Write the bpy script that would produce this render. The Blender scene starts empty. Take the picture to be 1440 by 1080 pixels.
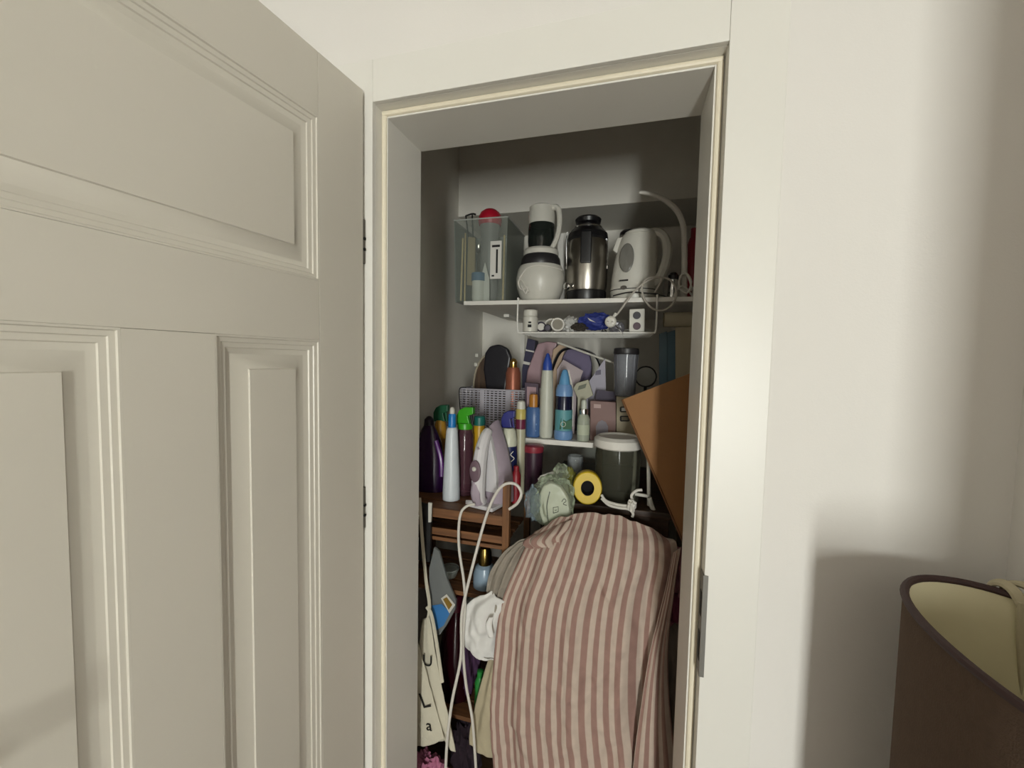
import bpy, bmesh, math, random
from mathutils import Vector, Matrix, noise
random.seed(7)
scene = bpy.context.scene
COL = scene.collection
PI = math.pi
R = math.radians

# ------------------------------------------------------------------ camera
FPX = 588.0                       # focal length in pixels of a 1440 x 1080 frame
CAM = Vector((0.0, -0.85, 1.45))
yaw, pitch, roll = R(15.9), R(3.3), R(1.12)
fw = Vector((-math.sin(yaw), math.cos(yaw), 0)); rt = Vector((math.cos(yaw), math.sin(yaw), 0)); up = Vector((0, 0, 1))
fw, up = fw*math.cos(pitch) - up*math.sin(pitch), up*math.cos(pitch) + fw*math.sin(pitch)
rt, up = rt*math.cos(roll) + up*math.sin(roll), up*math.cos(roll) - rt*math.sin(roll)
cd = bpy.data.cameras.new('camera'); cam = bpy.data.objects.new('camera', cd); COL.objects.link(cam)
cd.sensor_width = 36; cd.sensor_fit = 'HORIZONTAL'; cd.lens = 36*FPX/1440
cd.clip_start = 0.02
mw = Matrix((rt, up, -fw)).transposed().to_4x4(); mw.translation = CAM
cam.matrix_world = mw
scene.camera = cam

# ------------------------------------------------------------------ light
WIN = dict(y=-4.5, x0=0.70, x1=1.08, z0=0.15, z1=1.85)      # the room's window in its rear wall
world = bpy.data.worlds.new('world'); scene.world = world; world.use_nodes = True
bg = world.node_tree.nodes['Background']; bg.inputs[0].default_value = (0.80, 0.90, 1.0, 1); bg.inputs[1].default_value = 1.0
ld = bpy.data.lights.new('window_daylight', 'AREA'); ld.shape = 'RECTANGLE'
ld.size = WIN['x1']-WIN['x0']; ld.size_y = WIN['z1']-WIN['z0']; ld.energy = 140; ld.color = (1.0, 0.985, 0.955)
lo = bpy.data.objects.new('window_daylight', ld); COL.objects.link(lo)
lo.location = ((WIN['x0']+WIN['x1'])/2, WIN['y']-0.10, (WIN['z0']+WIN['z1'])/2); lo.rotation_euler = (R(90), 0, 0)
FILL_WIN = dict(x=2.3, y0=-4.2, y1=-3.0, z0=1.35, z1=2.4)           # unseen window added in the far right wall to brighten the door
l2 = bpy.data.lights.new('door_fill_light', 'AREA'); l2.shape = 'RECTANGLE'; l2.size = 1.2; l2.size_y = 1.05; l2.energy = 50; l2.color = (1.0, 0.985, 0.955)  # added fill light, lifts the face of the open door
lo2 = bpy.data.objects.new('door_fill_light', l2); COL.objects.link(lo2); lo2.location = (2.42, -3.6, 1.875); lo2.rotation_euler = (R(90), 0, R(90))
vs = scene.view_settings
vs.view_transform = 'Standard'; vs.look = 'None'; vs.gamma = 1; vs.use_curve_mapping = False
vs.exposure = 0.59

# ------------------------------------------------------------------ pixel -> world helpers
def ray(px, py):
    return rt*((px-720)/FPX) + up*((540-py)/FPX) + fw
def atY(px, py, Y):
    d = ray(px, py); return CAM + d*((Y-CAM.y)/d.y)
def atX(px, py, X):
    d = ray(px, py); return CAM + d*((X-CAM.x)/d.x)
def sc(px, py, Y):                # metres per pixel there
    return (atY(px, py, Y)-CAM).dot(fw)/FPX

# ------------------------------------------------------------------ materials
def lin(h):
    h = h.lstrip('#'); c = [int(h[i:i+2], 16)/255 for i in (0, 2, 4)]
    return tuple(x/12.92 if x <= .04045 else ((x+.055)/1.055)**2.4 for x in c) + (1,)
MATS = {}
def mat(name, col, rough=.5, metal=0, var=.06, nscale=30, bump=0, bscale=120, spec=.5, coat=0, emit=None, sss=0):
    if name in MATS: return MATS[name]
    m = bpy.data.materials.new(name); m.use_nodes = True; MATS[name] = m
    nt = m.node_tree; b = nt.nodes['Principled BSDF']
    c = lin(col) if isinstance(col, str) else col
    tc = nt.nodes.new('ShaderNodeTexCoord')
    if var:
        n = nt.nodes.new('ShaderNodeTexNoise'); n.inputs['Scale'].default_value = nscale; n.inputs['Detail'].default_value = 3
        nt.links.new(tc.outputs['Object'], n.inputs['Vector'])
        mx = nt.nodes.new('ShaderNodeMix'); mx.data_type = 'RGBA'
        mx.inputs['A'].default_value = tuple(x*(1-var) for x in c[:3])+(1,)
        mx.inputs['B'].default_value = tuple(min(1, x*(1+var)) for x in c[:3])+(1,)
        nt.links.new(n.outputs['Fac'], mx.inputs['Factor']); nt.links.new(mx.outputs['Result'], b.inputs['Base Color'])
    else:
        b.inputs['Base Color'].default_value = c
    if bump:
        n2 = nt.nodes.new('ShaderNodeTexNoise'); n2.inputs['Scale'].default_value = bscale; n2.inputs['Detail'].default_value = 2
        nt.links.new(tc.outputs['Object'], n2.inputs['Vector'])
        bp = nt.nodes.new('ShaderNodeBump'); bp.inputs['Strength'].default_value = bump; bp.inputs['Distance'].default_value = .002
        nt.links.new(n2.outputs['Fac'], bp.inputs['Height']); nt.links.new(bp.outputs['Normal'], b.inputs['Normal'])
    b.inputs['Roughness'].default_value = rough; b.inputs['Metallic'].default_value = metal
    b.inputs['Specular IOR Level'].default_value = spec; b.inputs['Coat Weight'].default_value = coat
    return m
def clear(name, col, alpha=.25, rough=.08, bump=0, bscale=40):
    """thin clear plastic or glass: part see-through, part glossy body"""
    if name in MATS: return MATS[name]
    m = mat(name, col, rough, 0, .03, 20, bump, bscale)
    nt = m.node_tree; b = nt.nodes['Principled BSDF']; out = nt.nodes['Material Output']
    tr = nt.nodes.new('ShaderNodeBsdfTransparent'); tr.inputs[0].default_value = (.93, .95, .94, 1)
    ms = nt.nodes.new('ShaderNodeMixShader'); fr = nt.nodes.new('ShaderNodeFresnel'); fr.inputs[0].default_value = 1.35
    ad = nt.nodes.new('ShaderNodeMath'); ad.operation = 'ADD'; ad.use_clamp = True; ad.inputs[1].default_value = alpha
    nt.links.new(fr.outputs[0], ad.inputs[0]); nt.links.new(ad.outputs[0], ms.inputs[0])
    nt.links.new(tr.outputs[0], ms.inputs[1]); nt.links.new(b.outputs[0], ms.inputs[2]); nt.links.new(ms.outputs[0], out.inputs[0])
    return m
def perforated(name, col, sx, sz, rough=.5, mortar=.3):
    """plastic with rows of real see-through slots too small to model singly"""
    if name in MATS: return MATS[name]
    m = mat(name, col, rough); nt = m.node_tree; b = nt.nodes['Principled BSDF']; out = nt.nodes['Material Output']
    tc = nt.nodes.new('ShaderNodeTexCoord'); br = nt.nodes.new('ShaderNodeTexBrick')
    br.offset = 0.0; br.inputs['Color1'].default_value = br.inputs['Color2'].default_value = (0, 0, 0, 1); br.inputs['Mortar'].default_value = (1, 1, 1, 1)
    br.inputs['Scale'].default_value = 1; br.inputs['Brick Width'].default_value = 1.0; br.inputs['Row Height'].default_value = .5
    br.inputs['Mortar Size'].default_value = mortar*.5; br.inputs['Mortar Smooth'].default_value = 0
    mp = nt.nodes.new('ShaderNodeMapping'); mp.inputs['Rotation'].default_value = (R(90), 0, 0); mp.inputs['Scale'].default_value = (1/sx, 1, .5/sz)
    nt.links.new(tc.outputs['Object'], mp.inputs[0]); nt.links.new(mp.outputs[0], br.inputs['Vector'])
    tr = nt.nodes.new('ShaderNodeBsdfTransparent'); ms = nt.nodes.new('ShaderNodeMixShader')
    nt.links.new(br.outputs['Color'], ms.inputs[0]); nt.links.new(tr.outputs[0], ms.inputs[1]); nt.links.new(b.outputs[0], ms.inputs[2])
    nt.links.new(ms.outputs[0], out.inputs[0]); return m
def wood(name, c1, c2, rough=.6, axis='X'):
    if name in MATS: return MATS[name]
    m = mat(name, c1, rough, var=0, bump=.15, bscale=60); nt = m.node_tree; b = nt.nodes['Principled BSDF']
    tc = nt.nodes.new('ShaderNodeTexCoord'); mp = nt.nodes.new('ShaderNodeMapping')
    mp.inputs['Scale'].default_value = (3, 40, 40) if axis == 'X' else (40, 40, 3)
    n = nt.nodes.new('ShaderNodeTexNoise'); n.inputs['Scale'].default_value = 2; n.inputs['Detail'].default_value = 5
    cr = nt.nodes.new('ShaderNodeValToRGB'); cr.color_ramp.elements[0].color = lin(c1); cr.color_ramp.elements[1].color = lin(c2)
    cr.color_ramp.elements[0].position = .3; cr.color_ramp.elements[1].position = .7
    nt.links.new(tc.outputs['Object'], mp.inputs[0]); nt.links.new(mp.outputs[0], n.inputs['Vector'])
    nt.links.new(n.outputs['Fac'], cr.inputs[0]); nt.links.new(cr.outputs[0], b.inputs['Base Color']); return m
def striped(name, ca, cb, n, duty=.5):
    """woven stripes running down the cloth, laid out in its own UV"""
    m = mat(name, ca, .9, var=0, bump=.35, bscale=500, spec=.15); nt = m.node_tree; b = nt.nodes['Principled BSDF']
    uv = nt.nodes.new('ShaderNodeUVMap'); sx = nt.nodes.new('ShaderNodeSeparateXYZ'); nt.links.new(uv.outputs[0], sx.inputs[0])
    mu = nt.nodes.new('ShaderNodeMath'); mu.operation = 'MULTIPLY'; mu.inputs[1].default_value = n; nt.links.new(sx.outputs[0], mu.inputs[0])
    fr = nt.nodes.new('ShaderNodeMath'); fr.operation = 'FRACT'; nt.links.new(mu.outputs[0], fr.inputs[0])
    cr = nt.nodes.new('ShaderNodeValToRGB'); e = cr.color_ramp.elements
    e[0].position = 0; e[0].color = lin(ca); e[1].position = .06; e[1].color = lin(cb)
    k = e.new(duty); k.color = lin(cb); k = e.new(duty+.06); k.color = lin(ca)
    nt.links.new(fr.outputs[0], cr.inputs[0])
    nz = nt.nodes.new('ShaderNodeTexNoise'); nz.inputs['Scale'].default_value = 40; nz.inputs['Detail'].default_value = 3
    tc = nt.nodes.new('ShaderNodeTexCoord'); nt.links.new(tc.outputs['Object'], nz.inputs['Vector'])
    mr = nt.nodes.new('ShaderNodeMapRange'); mr.inputs['To Min'].default_value = .85; mr.inputs['To Max'].default_value = 1.1
    nt.links.new(nz.outputs['Fac'], mr.inputs['Value'])
    mx = nt.nodes.new('ShaderNodeMix'); mx.data_type = 'RGBA'; mx.blend_type = 'MULTIPLY'; mx.inputs['Factor'].default_value = 1
    nt.links.new(cr.outputs[0], mx.inputs['A']); nt.links.new(mr.outputs[0], mx.inputs['B']); nt.links.new(mx.outputs['Result'], b.inputs['Base Color'])
    return m

# ------------------------------------------------------------------ mesh helpers
class MB:
    def __init__(s): s.v = []; s.f = []; s.uv = {}; s.bev = False
    def add(s, vs, fs):
        o = len(s.v); s.v += [tuple(v) for v in vs]; s.f += [tuple(i+o for i in f) for f in fs]; return s
    def box(s, lo, hi, bev=0, M=None):
        bm = bmesh.new(); bmesh.ops.create_cube(bm, size=1)
        for v in bm.verts:
            v.co = Vector([(lo[i]+hi[i])/2 + v.co[i]*(hi[i]-lo[i]) for i in range(3)])
        if bev: s.bev = True; bmesh.ops.bevel(bm, geom=bm.edges[:], offset=bev, segments=2, affect='EDGES', profile=.5)
        if M: bmesh.ops.transform(bm, matrix=M, verts=bm.verts[:])
        bm.verts.index_update(); s.add([v.co for v in bm.verts], [[v.index for v in f.verts] for f in bm.faces]); bm.free(); return s
    def lathe(s, prof, c=(0, 0, 0), seg=28, sx=1, sy=1, M=None, cap=True):
        """prof = [(r, z)] from bottom to top"""
        vs = []; n = len(prof)
        for r, z in prof:
            for k in range(seg):
                a = 2*PI*k/seg; vs.append(Vector((c[0]+r*sx*math.cos(a), c[1]+r*sy*math.sin(a), c[2]+z)))
        fs = [(i*seg+k, i*seg+(k+1) % seg, (i+1)*seg+(k+1) % seg, (i+1)*seg+k) for i in range(n-1) for k in range(seg)]
        if cap:
            fs.append(tuple(range(seg-1, -1, -1))); fs.append(tuple((n-1)*seg+k for k in range(seg)))
        if M: vs = [M @ v for v in vs]
        return s.add(vs, fs)
    def tube(s, path, r, seg=8, smooth=6, flat=1, closed=False):
        P = [Vector(p) for p in path]
        if smooth > 1: P = spline(P, smooth, closed)
        n = len(P); rs = r if callable(r) else (lambda t: r)
        vs = []; prev = None
        for i, p in enumerate(P):
            a = P[(i-1) % n] if closed else P[max(i-1, 0)]; b = P[(i+1) % n] if closed else P[min(i+1, n-1)]
            t = (b-a); t = t.normalized() if t.length > 1e-9 else Vector((0, 0, 1))
            if prev is None:
                prev = t.orthogonal().normalized()
            nrm = (prev - t*prev.dot(t)); nrm = nrm.normalized() if nrm.length > 1e-6 else t.orthogonal().normalized()
            prev = nrm; bn = t.cross(nrm); rr = rs(i/(n-1))
            for k in range(seg):
                q = 2*PI*k/seg; vs.append(p + nrm*rr*math.cos(q) + bn*rr*flat*math.sin(q))
        m = n if closed else n-1
        fs = [(i*seg+k, i*seg+(k+1) % seg, ((i+1) % n)*seg+(k+1) % seg, ((i+1) % n)*seg+k) for i in range(m) for k in range(seg)]
        if not closed: fs += [tuple(range(seg-1, -1, -1)), tuple((n-1)*seg+k for k in range(seg))]
        return s.add(vs, fs)
    def prism(s, pts, d, bev=0, M=None):
        """outline pts (x, z) pushed from y = 0 to y = d"""
        bm = bmesh.new()
        a = [bm.verts.new((x, 0, z)) for x, z in pts]; f = bm.faces.new(a)
        r = bmesh.ops.extrude_face_region(bm, geom=[f])
        bmesh.ops.translate(bm, vec=(0, d, 0), verts=[e for e in r['geom'] if isinstance(e, bmesh.types.BMVert)])
        bmesh.ops.recalc_face_normals(bm, faces=bm.faces[:])
        if bev: s.bev = True; bmesh.ops.bevel(bm, geom=bm.edges[:], offset=bev, segments=2, affect='EDGES', profile=.5, clamp_overlap=True)
        if M: bmesh.ops.transform(bm, matrix=M, verts=bm.verts[:])
        bm.verts.index_update(); s.add([v.co for v in bm.verts], [[v.index for v in f.verts] for f in bm.faces]); bm.free(); return s
    def grid(s, nu, nv, fn):
        """fn(u, v) -> point; keeps u, v as UV"""
        o = len(s.v)
        for j in range(nv+1):
            for i in range(nu+1):
                s.uv[len(s.v)] = (i/nu, j/nv); s.v.append(tuple(fn(i/nu, j/nv)))
        s.f += [(o+j*(nu+1)+i, o+j*(nu+1)+i+1, o+(j+1)*(nu+1)+i+1, o+(j+1)*(nu+1)+i) for j in range(nv) for i in range(nu)]
        return s
    def blob(s, c, rad, amp=.25, freq=3, sub=4, seed=0):
        bm = bmesh.new(); bmesh.ops.create_icosphere(bm, subdivisions=sub, radius=1)
        for v in bm.verts:
            n = v.co.normalized(); k = 1 + amp*(noise.noise(n*freq+Vector((seed, 0, 0))) + .5*noise.noise(n*freq*2.7+Vector((0, seed, 0))) - abs(noise.noise(n*freq*1.6+Vector((0, 0, seed)))))
            v.co = Vector((c[0]+n.x*rad[0]*k, c[1]+n.y*rad[1]*k, c[2]+n.z*rad[2]*k))
        bm.verts.index_update(); s.add([v.co for v in bm.verts], [[v.index for v in f.verts] for f in bm.faces]); bm.free(); return s
    def build(s, name, m, parent=None, loc=(0, 0, 0), rot=(0, 0, 0), ang=29, off=None, fix=True):
        me = bpy.data.meshes.new(name)
        vv = s.v if off is None else [(x-off[0], y-off[1], z-off[2]) for x, y, z in s.v]
        me.from_pydata(vv, [], s.f)
        if s.uv:
            l = me.uv_layers.new(name='UVMap')
            for lp in me.loops: l.data[lp.index].uv = s.uv.get(lp.vertex_index, (0, 0))
        if fix and not s.uv:
            bm = bmesh.new(); bm.from_mesh(me); bmesh.ops.recalc_face_normals(bm, faces=bm.faces[:]); bm.to_mesh(me); bm.free()
        for p in me.polygons: p.use_smooth = True
        me.set_sharp_from_angle(angle=R(ang))
        me.materials.append(m)
        o = bpy.data.objects.new(name, me); COL.objects.link(o); o.location = loc; o.rotation_euler = rot
        if off is not None: o.location = off
        if s.bev:
            wn_ = o.modifiers.new('weighted_normals', 'WEIGHTED_NORMAL'); wn_.keep_sharp = True; wn_.weight = 100
        if parent: o.parent = parent
        return o
def spline(P, k, closed=False):
    n = len(P); out = []
    g = (lambda i: P[i % n]) if closed else (lambda i: P[max(0, min(n-1, i))])
    for i in range(n if closed else n-1):
        a, b, c, d = g(i-1), g(i), g(i+1), g(i+2)
        for j in range(k):
            t = j/k
            out.append(.5*((2*b) + (c-a)*t + (2*a-5*b+4*c-d)*t*t + (3*b-a-3*c+d)*t**3))
    if not closed: out.append(P[-1])
    return out
def tag(o, label, cat, group=None):
    o['label'] = label; o['category'] = cat
    if group: o['group'] = group
    return o
def thing(name, label, cat, loc, rotz=0, group=None):
    o = bpy.data.objects.new(name, None); COL.objects.link(o); o.location = loc; o.rotation_euler = (0, 0, rotz)
    o.empty_display_size = .03
    return tag(o, label, cat, group)
def struct(o, label=None):
    o['kind'] = 'structure'
    if label: o['label'] = label
    return o
def part(name, mb, m, parent, **k): return mb.build(name, m, parent, **k)
def shift(o, mb): return mb      # readability only
class Stand:
    """a thing that stands at column px of the photo, depth Y, on height zb; lets parts be given in photo pixels"""
    def __init__(s, name, label, cat, px, Y, zb, group=None, rotz=0):
        s.px, s.Y, s.zb = px, Y, zb
        py = 560
        for _ in range(3):
            p = atY(px, py, Y); d = ray(px, py); py += (p.z-zb)/sc(px, py, Y)
        s.loc = Vector((atY(px, py-40, Y).x, Y, zb+.0008)); s.k = sc(px, py, Y)
        s.o = thing(name, label, cat, s.loc, rotz, group)
    def z(s, py): return 0.0 if py == 'B' else atY(s.px, py, s.Y).z - s.zb
    def x(s, px, py): return atY(px, py, s.Y).x - s.loc.x
    def pt(s, px, py, dy=0.0):
        p = atY(px, py, s.Y+dy); return Vector((p.x-s.loc.x, dy, p.z-s.zb))
    def lathe(s, name, prof, m, seg=28, sx=1, sy=1, dx=0, parent=None, cap=True):
        zz = []
        for i, (r, y) in enumerate(prof): zz.append((r*s.k, max(s.z(y), .0006*i)))
        return MB().lathe(zz, (dx*s.k, 0, 0), seg, sx, sy, cap=cap).build(name, m, parent or s.o)
    def poly(s, name, pts, m, d=.02, dy=0.0, bev=.002, parent=None):
        q = [s.pt(x, y, dy) for x, y in pts]
        for p in q:
            if p.z < (.035 if dy == 0 else 0): p.z = 0
        return MB().prism([(p.x, p.z) for p in q], d, bev).build(name, m, parent or s.o, loc=(0, dy, 0))
    def tube(s, name, pts, r, m, parent=None, seg=8, flat=1, smooth=6):
        q = [s.pt(*p) for p in pts]
        for p in q: p.z = max(p.z, r(.5) if callable(r) else r)
        return MB().tube(q, r, seg, smooth, flat).build(name, m, parent or s.o)

# materials shared by many things
M_wall = mat('wall_paint', '#ebe7e1', .85, var=.02, nscale=3, bump=.08, bscale=300, spec=.2)
M_closet = mat('closet_paint', '#e2ded5', .8, var=.05, nscale=4, bump=.1, bscale=200, spec=.2)
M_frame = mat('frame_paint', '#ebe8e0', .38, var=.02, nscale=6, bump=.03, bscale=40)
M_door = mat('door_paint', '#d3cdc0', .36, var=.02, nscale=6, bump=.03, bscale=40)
M_seal = mat('seal_cream', '#f0e6cf', .45, var=.04)
M_white = mat('white_plastic', '#d0cdc3', .35, var=.03)
M_whitem = mat('white_matt', '#dcd8d0', .6, var=.05)
M_black = mat('black_plastic', '#141315', .35, var=.1)
M_dark = mat('dark_plastic', '#2a282a', .4, var=.1)
M_chrome = mat('chrome', '#d8d8d8', .15, 1, var=.03)
M_steel = mat('steel', '#a9a49c', .28, 1, var=.05, nscale=60)
M_cord = mat('white_cord', '#d6d1c8', .5, var=.05)
M_clear = clear('clear_plastic', '#cfd3cd', .22)
M_glass = clear('clear_glass', '#c9d0ce', .16, .05)

# ================================================================== THE SETTING
XL, XR, ZT = -0.582, 0.1475, 2.024         # inner edges of the casing
RL, RR, RT = -0.567, 0.1305, 2.007         # reveal
CW = 0.0935                                # casing width
CLX0, CLX1, CLY, CZ = -0.748, 0.36, 1.20, 2.55   # closet interior
RY = 0.20                                  # back of the reveal
# room shell
wf = MB()
wf.box((-2.4, 0.012, 0), (XL-.03, RY, 2.6)); wf.box((XR+.03, 0.012, 0), (0.6, RY, 2.6)); wf.box((XL-.03, 0.012, ZT+.03), (XR+.03, RY, 2.6))
struct(wf.build('wall_front', M_wall))
struct(MB().box((0.6, -1.3, 0), (2.3, RY, 2.6)).build('wall_right', M_wall))
struct(MB().box((-2.5, -4.6, 0), (-2.4, RY, 2.6)).build('wall_left', M_wall))
v = FILL_WIN
struct(MB().box((2.3, -4.6, 0), (2.4, v['y0'], 2.6)).box((2.3, v['y1'], 0), (2.4, -1.3, 2.6)).box((2.3, v['y0'], 0), (2.4, v['y1'], v['z0'])).box((2.3, v['y0'], v['z1']), (2.4, v['y1'], 2.6)).build('wall_far_right', M_wall))
w2_ = struct(MB().box((2.32, v['y0'], v['z0']), (2.37, v['y0']+.05, v['z1']), .004).box((2.32, v['y1']-.05, v['z0']), (2.37, v['y1'], v['z1']), .004)
     .box((2.32, v['y0']+.05, v['z0']), (2.37, v['y1']-.05, v['z0']+.05), .004).box((2.32, v['y0']+.05, v['z1']-.05), (2.37, v['y1']-.05, v['z1']), .004).build('added_window_2', M_frame))  # frame for the added, unseen fill opening
part('window_pane', MB().box((2.342, v['y0']+.05, v['z0']+.05), (2.348, v['y1']-.05, v['z1']-.05)), clear('window_glass', '#ffffff', .02), w2_)
w = WIN
wr = MB().box((-2.5, -4.6, 0), (w['x0'], -4.5, 2.6)).box((w['x1'], -4.6, 0), (2.4, -4.5, 2.6)).box((w['x0'], -4.6, 0), (w['x1'], -4.5, w['z0'])).box((w['x0'], -4.6, w['z1']), (w['x1'], -4.5, 2.6))
struct(wr.build('wall_rear', M_wall))
wo = struct(MB().box((w['x0'], -4.57, w['z0']), (w['x0']+.05, -4.52, w['z1']), .004).box((w['x1']-.05, -4.57, w['z0']), (w['x1'], -4.52, w['z1']), .004)
     .box((w['x0']+.05, -4.57, w['z0']), (w['x1']-.05, -4.52, w['z0']+.05), .004).box((w['x0']+.05, -4.57, w['z1']-.05), (w['x1']-.05, -4.52, w['z1']), .004).build('window_1', M_frame))
part('window_pane', MB().box((w['x0']+.05, -4.548, w['z0']+.05), (w['x1']-.05, -4.542, w['z1']-.05)), clear('window_glass', '#ffffff', .02), wo)
part('window_handle', MB().box((w['x0']+.015, -4.52, 1.1), (w['x0']+.035, -4.50, 1.2), .004), M_chrome, wo)
M_floor = wood('floor_boards', '#453020', '#5f452f', .5)
fl = struct(MB().box((-2.5, -4.6, -.05), (2.4, 1.2, 0)).build('floor', M_floor))
struct(MB().box((-2.5, -4.6, 2.6), (2.4, RY, 2.65)).build('ceiling', M_wall))
# closet shell
struct(MB().box((CLX0-.05, RY, 0), (CLX0, CLY+.05, CZ)).build('wall_closet_left', M_closet))
struct(MB().box((CLX1, RY, 0), (CLX1+.05, CLY+.05, CZ)).build('wall_closet_right', M_closet))
struct(MB().box((CLX0, CLY, 0), (CLX1, CLY+.05, CZ)).build('wall_closet_back', M_closet))
struct(MB().box((CLX0-.05, RY, CZ), (CLX1+.05, CLY+.05, CZ+.05)).build('ceiling_closet', M_closet))
BKY = .868; bz = atY(812, 291.5, BKY).z
struct(MB().box((CLX0, BKY, bz), (CLX1, CLY, CZ), .003).build('wall_bulkhead', M_closet), 'white boxed-in bulkhead across the closet above the top shelf')

# door frame: casing boards, rebate, seal bead, lining
fr = bpy.data.objects.new('trim_1', None); COL.objects.link(fr); fr.location = ((XL+XR)/2, 0, 0); struct(fr, 'white painted door casing around the closet opening')
def fpart(name, mb, m=M_frame):
    o = mb.build(name, m); o.parent = fr; o.location = (-(XL+XR)/2, 0, 0); return o
e = .0035
fpart('casing_board', MB().box((XL-CW, 0, 0), (XL, .012, ZT+CW), .0018))
fpart('casing_board', MB().box((XR, 0, 0), (XR+CW, .012, ZT+CW), .0018))
fpart('casing_board', MB().box((XL, 0, ZT), (XR, .0118, ZT+CW), .0018))
RB = .038
fpart('rebate', MB().box((XL-.03, .012, 0), (XL, RB, ZT+.03))); fpart('rebate', MB().box((XR, .012, 0), (XR+.03, RB, ZT+.03)))
fpart('rebate', MB().box((XL, .012, ZT), (XR, RB, ZT+.03)))
fpart('lining', MB().box((XL-.03, RB, 0), (RL, RY, ZT+.03), .0012)); fpart('lining', MB().box((RR, RB, 0), (XR+.03, RY, ZT+.03), .0012))
fpart('lining', MB().box((RL, RB, RT), (RR, RY, ZT+.03), .0012))
# seal bead on the stop: a fat rounded cream strip, mitred at the corners
def bead(path): return MB().tube(path, .0062, 10, 1)
by = RB-.001
bl, br_, bt = XL+.0075, XR-.0075, ZT-.0075
fpart('seal_bead', bead([(bl, by, 0), (bl, by, bt-.006)]), M_seal); fpart('seal_bead', bead([(br_, by, 0), (br_, by, bt-.006)]), M_seal)
fpart('seal_bead', bead([(bl-.004, by, bt), (br_+.004, by, bt)]), M_seal)
# strike plate on the right jamb, wrapped on to the casing
za, zb_ = atY(985, 808, .0).z, atY(980, 950, .0).z
sp = fpart('strike_plate', MB().box((XR-.0022, -.0015, zb_), (XR-.0002, RB-.012, za), .0006).box((XR-.0022, -.0022, zb_), (XR+.007, -.0004, za), .0006), mat('zinc', '#7d7a74', .55, .7, var=.08))
sp['label'] = 'dull zinc strike plate'
hm = mat('slot_dark', '#050505', .8, var=0)
for a, b in ((.18, .42), (.58, .86)):
    zz = za+(zb_-za)*a; z2 = za+(zb_-za)*b
    s_ = part('latch_slot', MB().box((XR-.0030, .004, z2), (XR-.0021, .018, zz)), hm, sp)
# ---- the open door, hinged at the left casing
HP = Vector((-0.598, -0.012, 0)); ang = math.atan2(1.073, .111)
DU = Vector((-math.cos(ang), -math.sin(ang), 0)); DN = Vector((math.sin(ang), -math.cos(ang), 0))   # along the door, out of its visible face
door = bpy.data.objects.new('door_1', None); COL.objects.link(door); struct(door, 'white panelled closet door standing open')
door.matrix_world = Matrix(((DU.x, DN.x, 0, HP.x), (DU.y, DN.y, 0, HP.y), (0, 0, 1, 0), (0, 0, 0, 1)))
DW, DT, DZ0, DZ1 = .78, .04, .012, 2.045
US = [(0, .1255), (.1255, .3325), (.3325, .4525), (.4525, .6595), (.6595, DW)]
ZR = [(DZ0, .24), (1.482, 1.602), (1.922, DZ1)]
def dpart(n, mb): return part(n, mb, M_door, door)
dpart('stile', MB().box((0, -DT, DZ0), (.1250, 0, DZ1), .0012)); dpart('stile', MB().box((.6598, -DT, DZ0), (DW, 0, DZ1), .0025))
for a, b in ZR: dpart('rail', MB().box((.1255, -DT, a), (.6595, 0, b), .0012))
dpart('muntin', MB().box((.3325, -DT, .2403), (.4525, 0, 1.4817), .0007))
def panel(u0, u1, z0, z1):
    mb = MB(); loops = [(0, 0), (.003, -.0004), (.0045, -.003), (.011, -.0042), (.0125, -.0062), (.020, -.0078), (.0215, -.0100), (.0295, -.0128), (.032, -.0128), (.056, -.0038), (.0575, -.0012), (.06, -.0012)]
    vs = []
    for i, d in loops: vs += [(u0+i, d, z0+i), (u1-i, d, z0+i), (u1-i, d, z1-i), (u0+i, d, z1-i)]
    n = len(loops)
    fs = [(k*4+j, k*4+(j+1) % 4, (k+1)*4+(j+1) % 4, (k+1)*4+j) for k in range(n-1) for j in range(4)] + [tuple((n-1)*4+j for j in range(4))]
    mb.add(vs, fs); o = len(mb.v)
    mb.add([(u0, -DT+.004, z0), (u1, -DT+.004, z0), (u1, -DT+.004, z1), (u0, -DT+.004, z1)], [(3, 2, 1, 0)])
    for j in range(4): mb.f.append((j, o+j, o+(j+1) % 4, (j+1) % 4))
    return mb
dpart('panel', panel(.1255, .6595, 1.602, 1.922)); dpart('panel', panel(.1255, .3325, .24, 1.482)); dpart('panel', panel(.4525, .6595, .24, 1.482))
hz = [1.715, 1.092]
for z in hz:
    h = part('hinge', MB().box((-.010, -.020, z-.05), (-.0002, -.002, z+.05), .001), mat('hinge_metal', '#6b665e', .5, .8, var=.1), door)
    for k in (-.018, .006): part('screw', MB().lathe([(.0035, 0), (.0035, .0025), (.002, .003)], seg=10, M=Matrix.Translation((-.006, -.0022, z+k)) @ Matrix.Rotation(-PI/2, 4, 'X')), hm, h)
part('handle', MB().tube([(DW-.06, .0, 1.02), (DW-.06, .045, 1.02), (DW-.08, .055, 1.02), (DW-.17, .055, 1.015)], .009, 10, 6), M_chrome, door)
part('escutcheon', MB().box((DW-.08, 0, .9), (DW-.04, .006, 1.1), .002), M_chrome, door)
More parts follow.
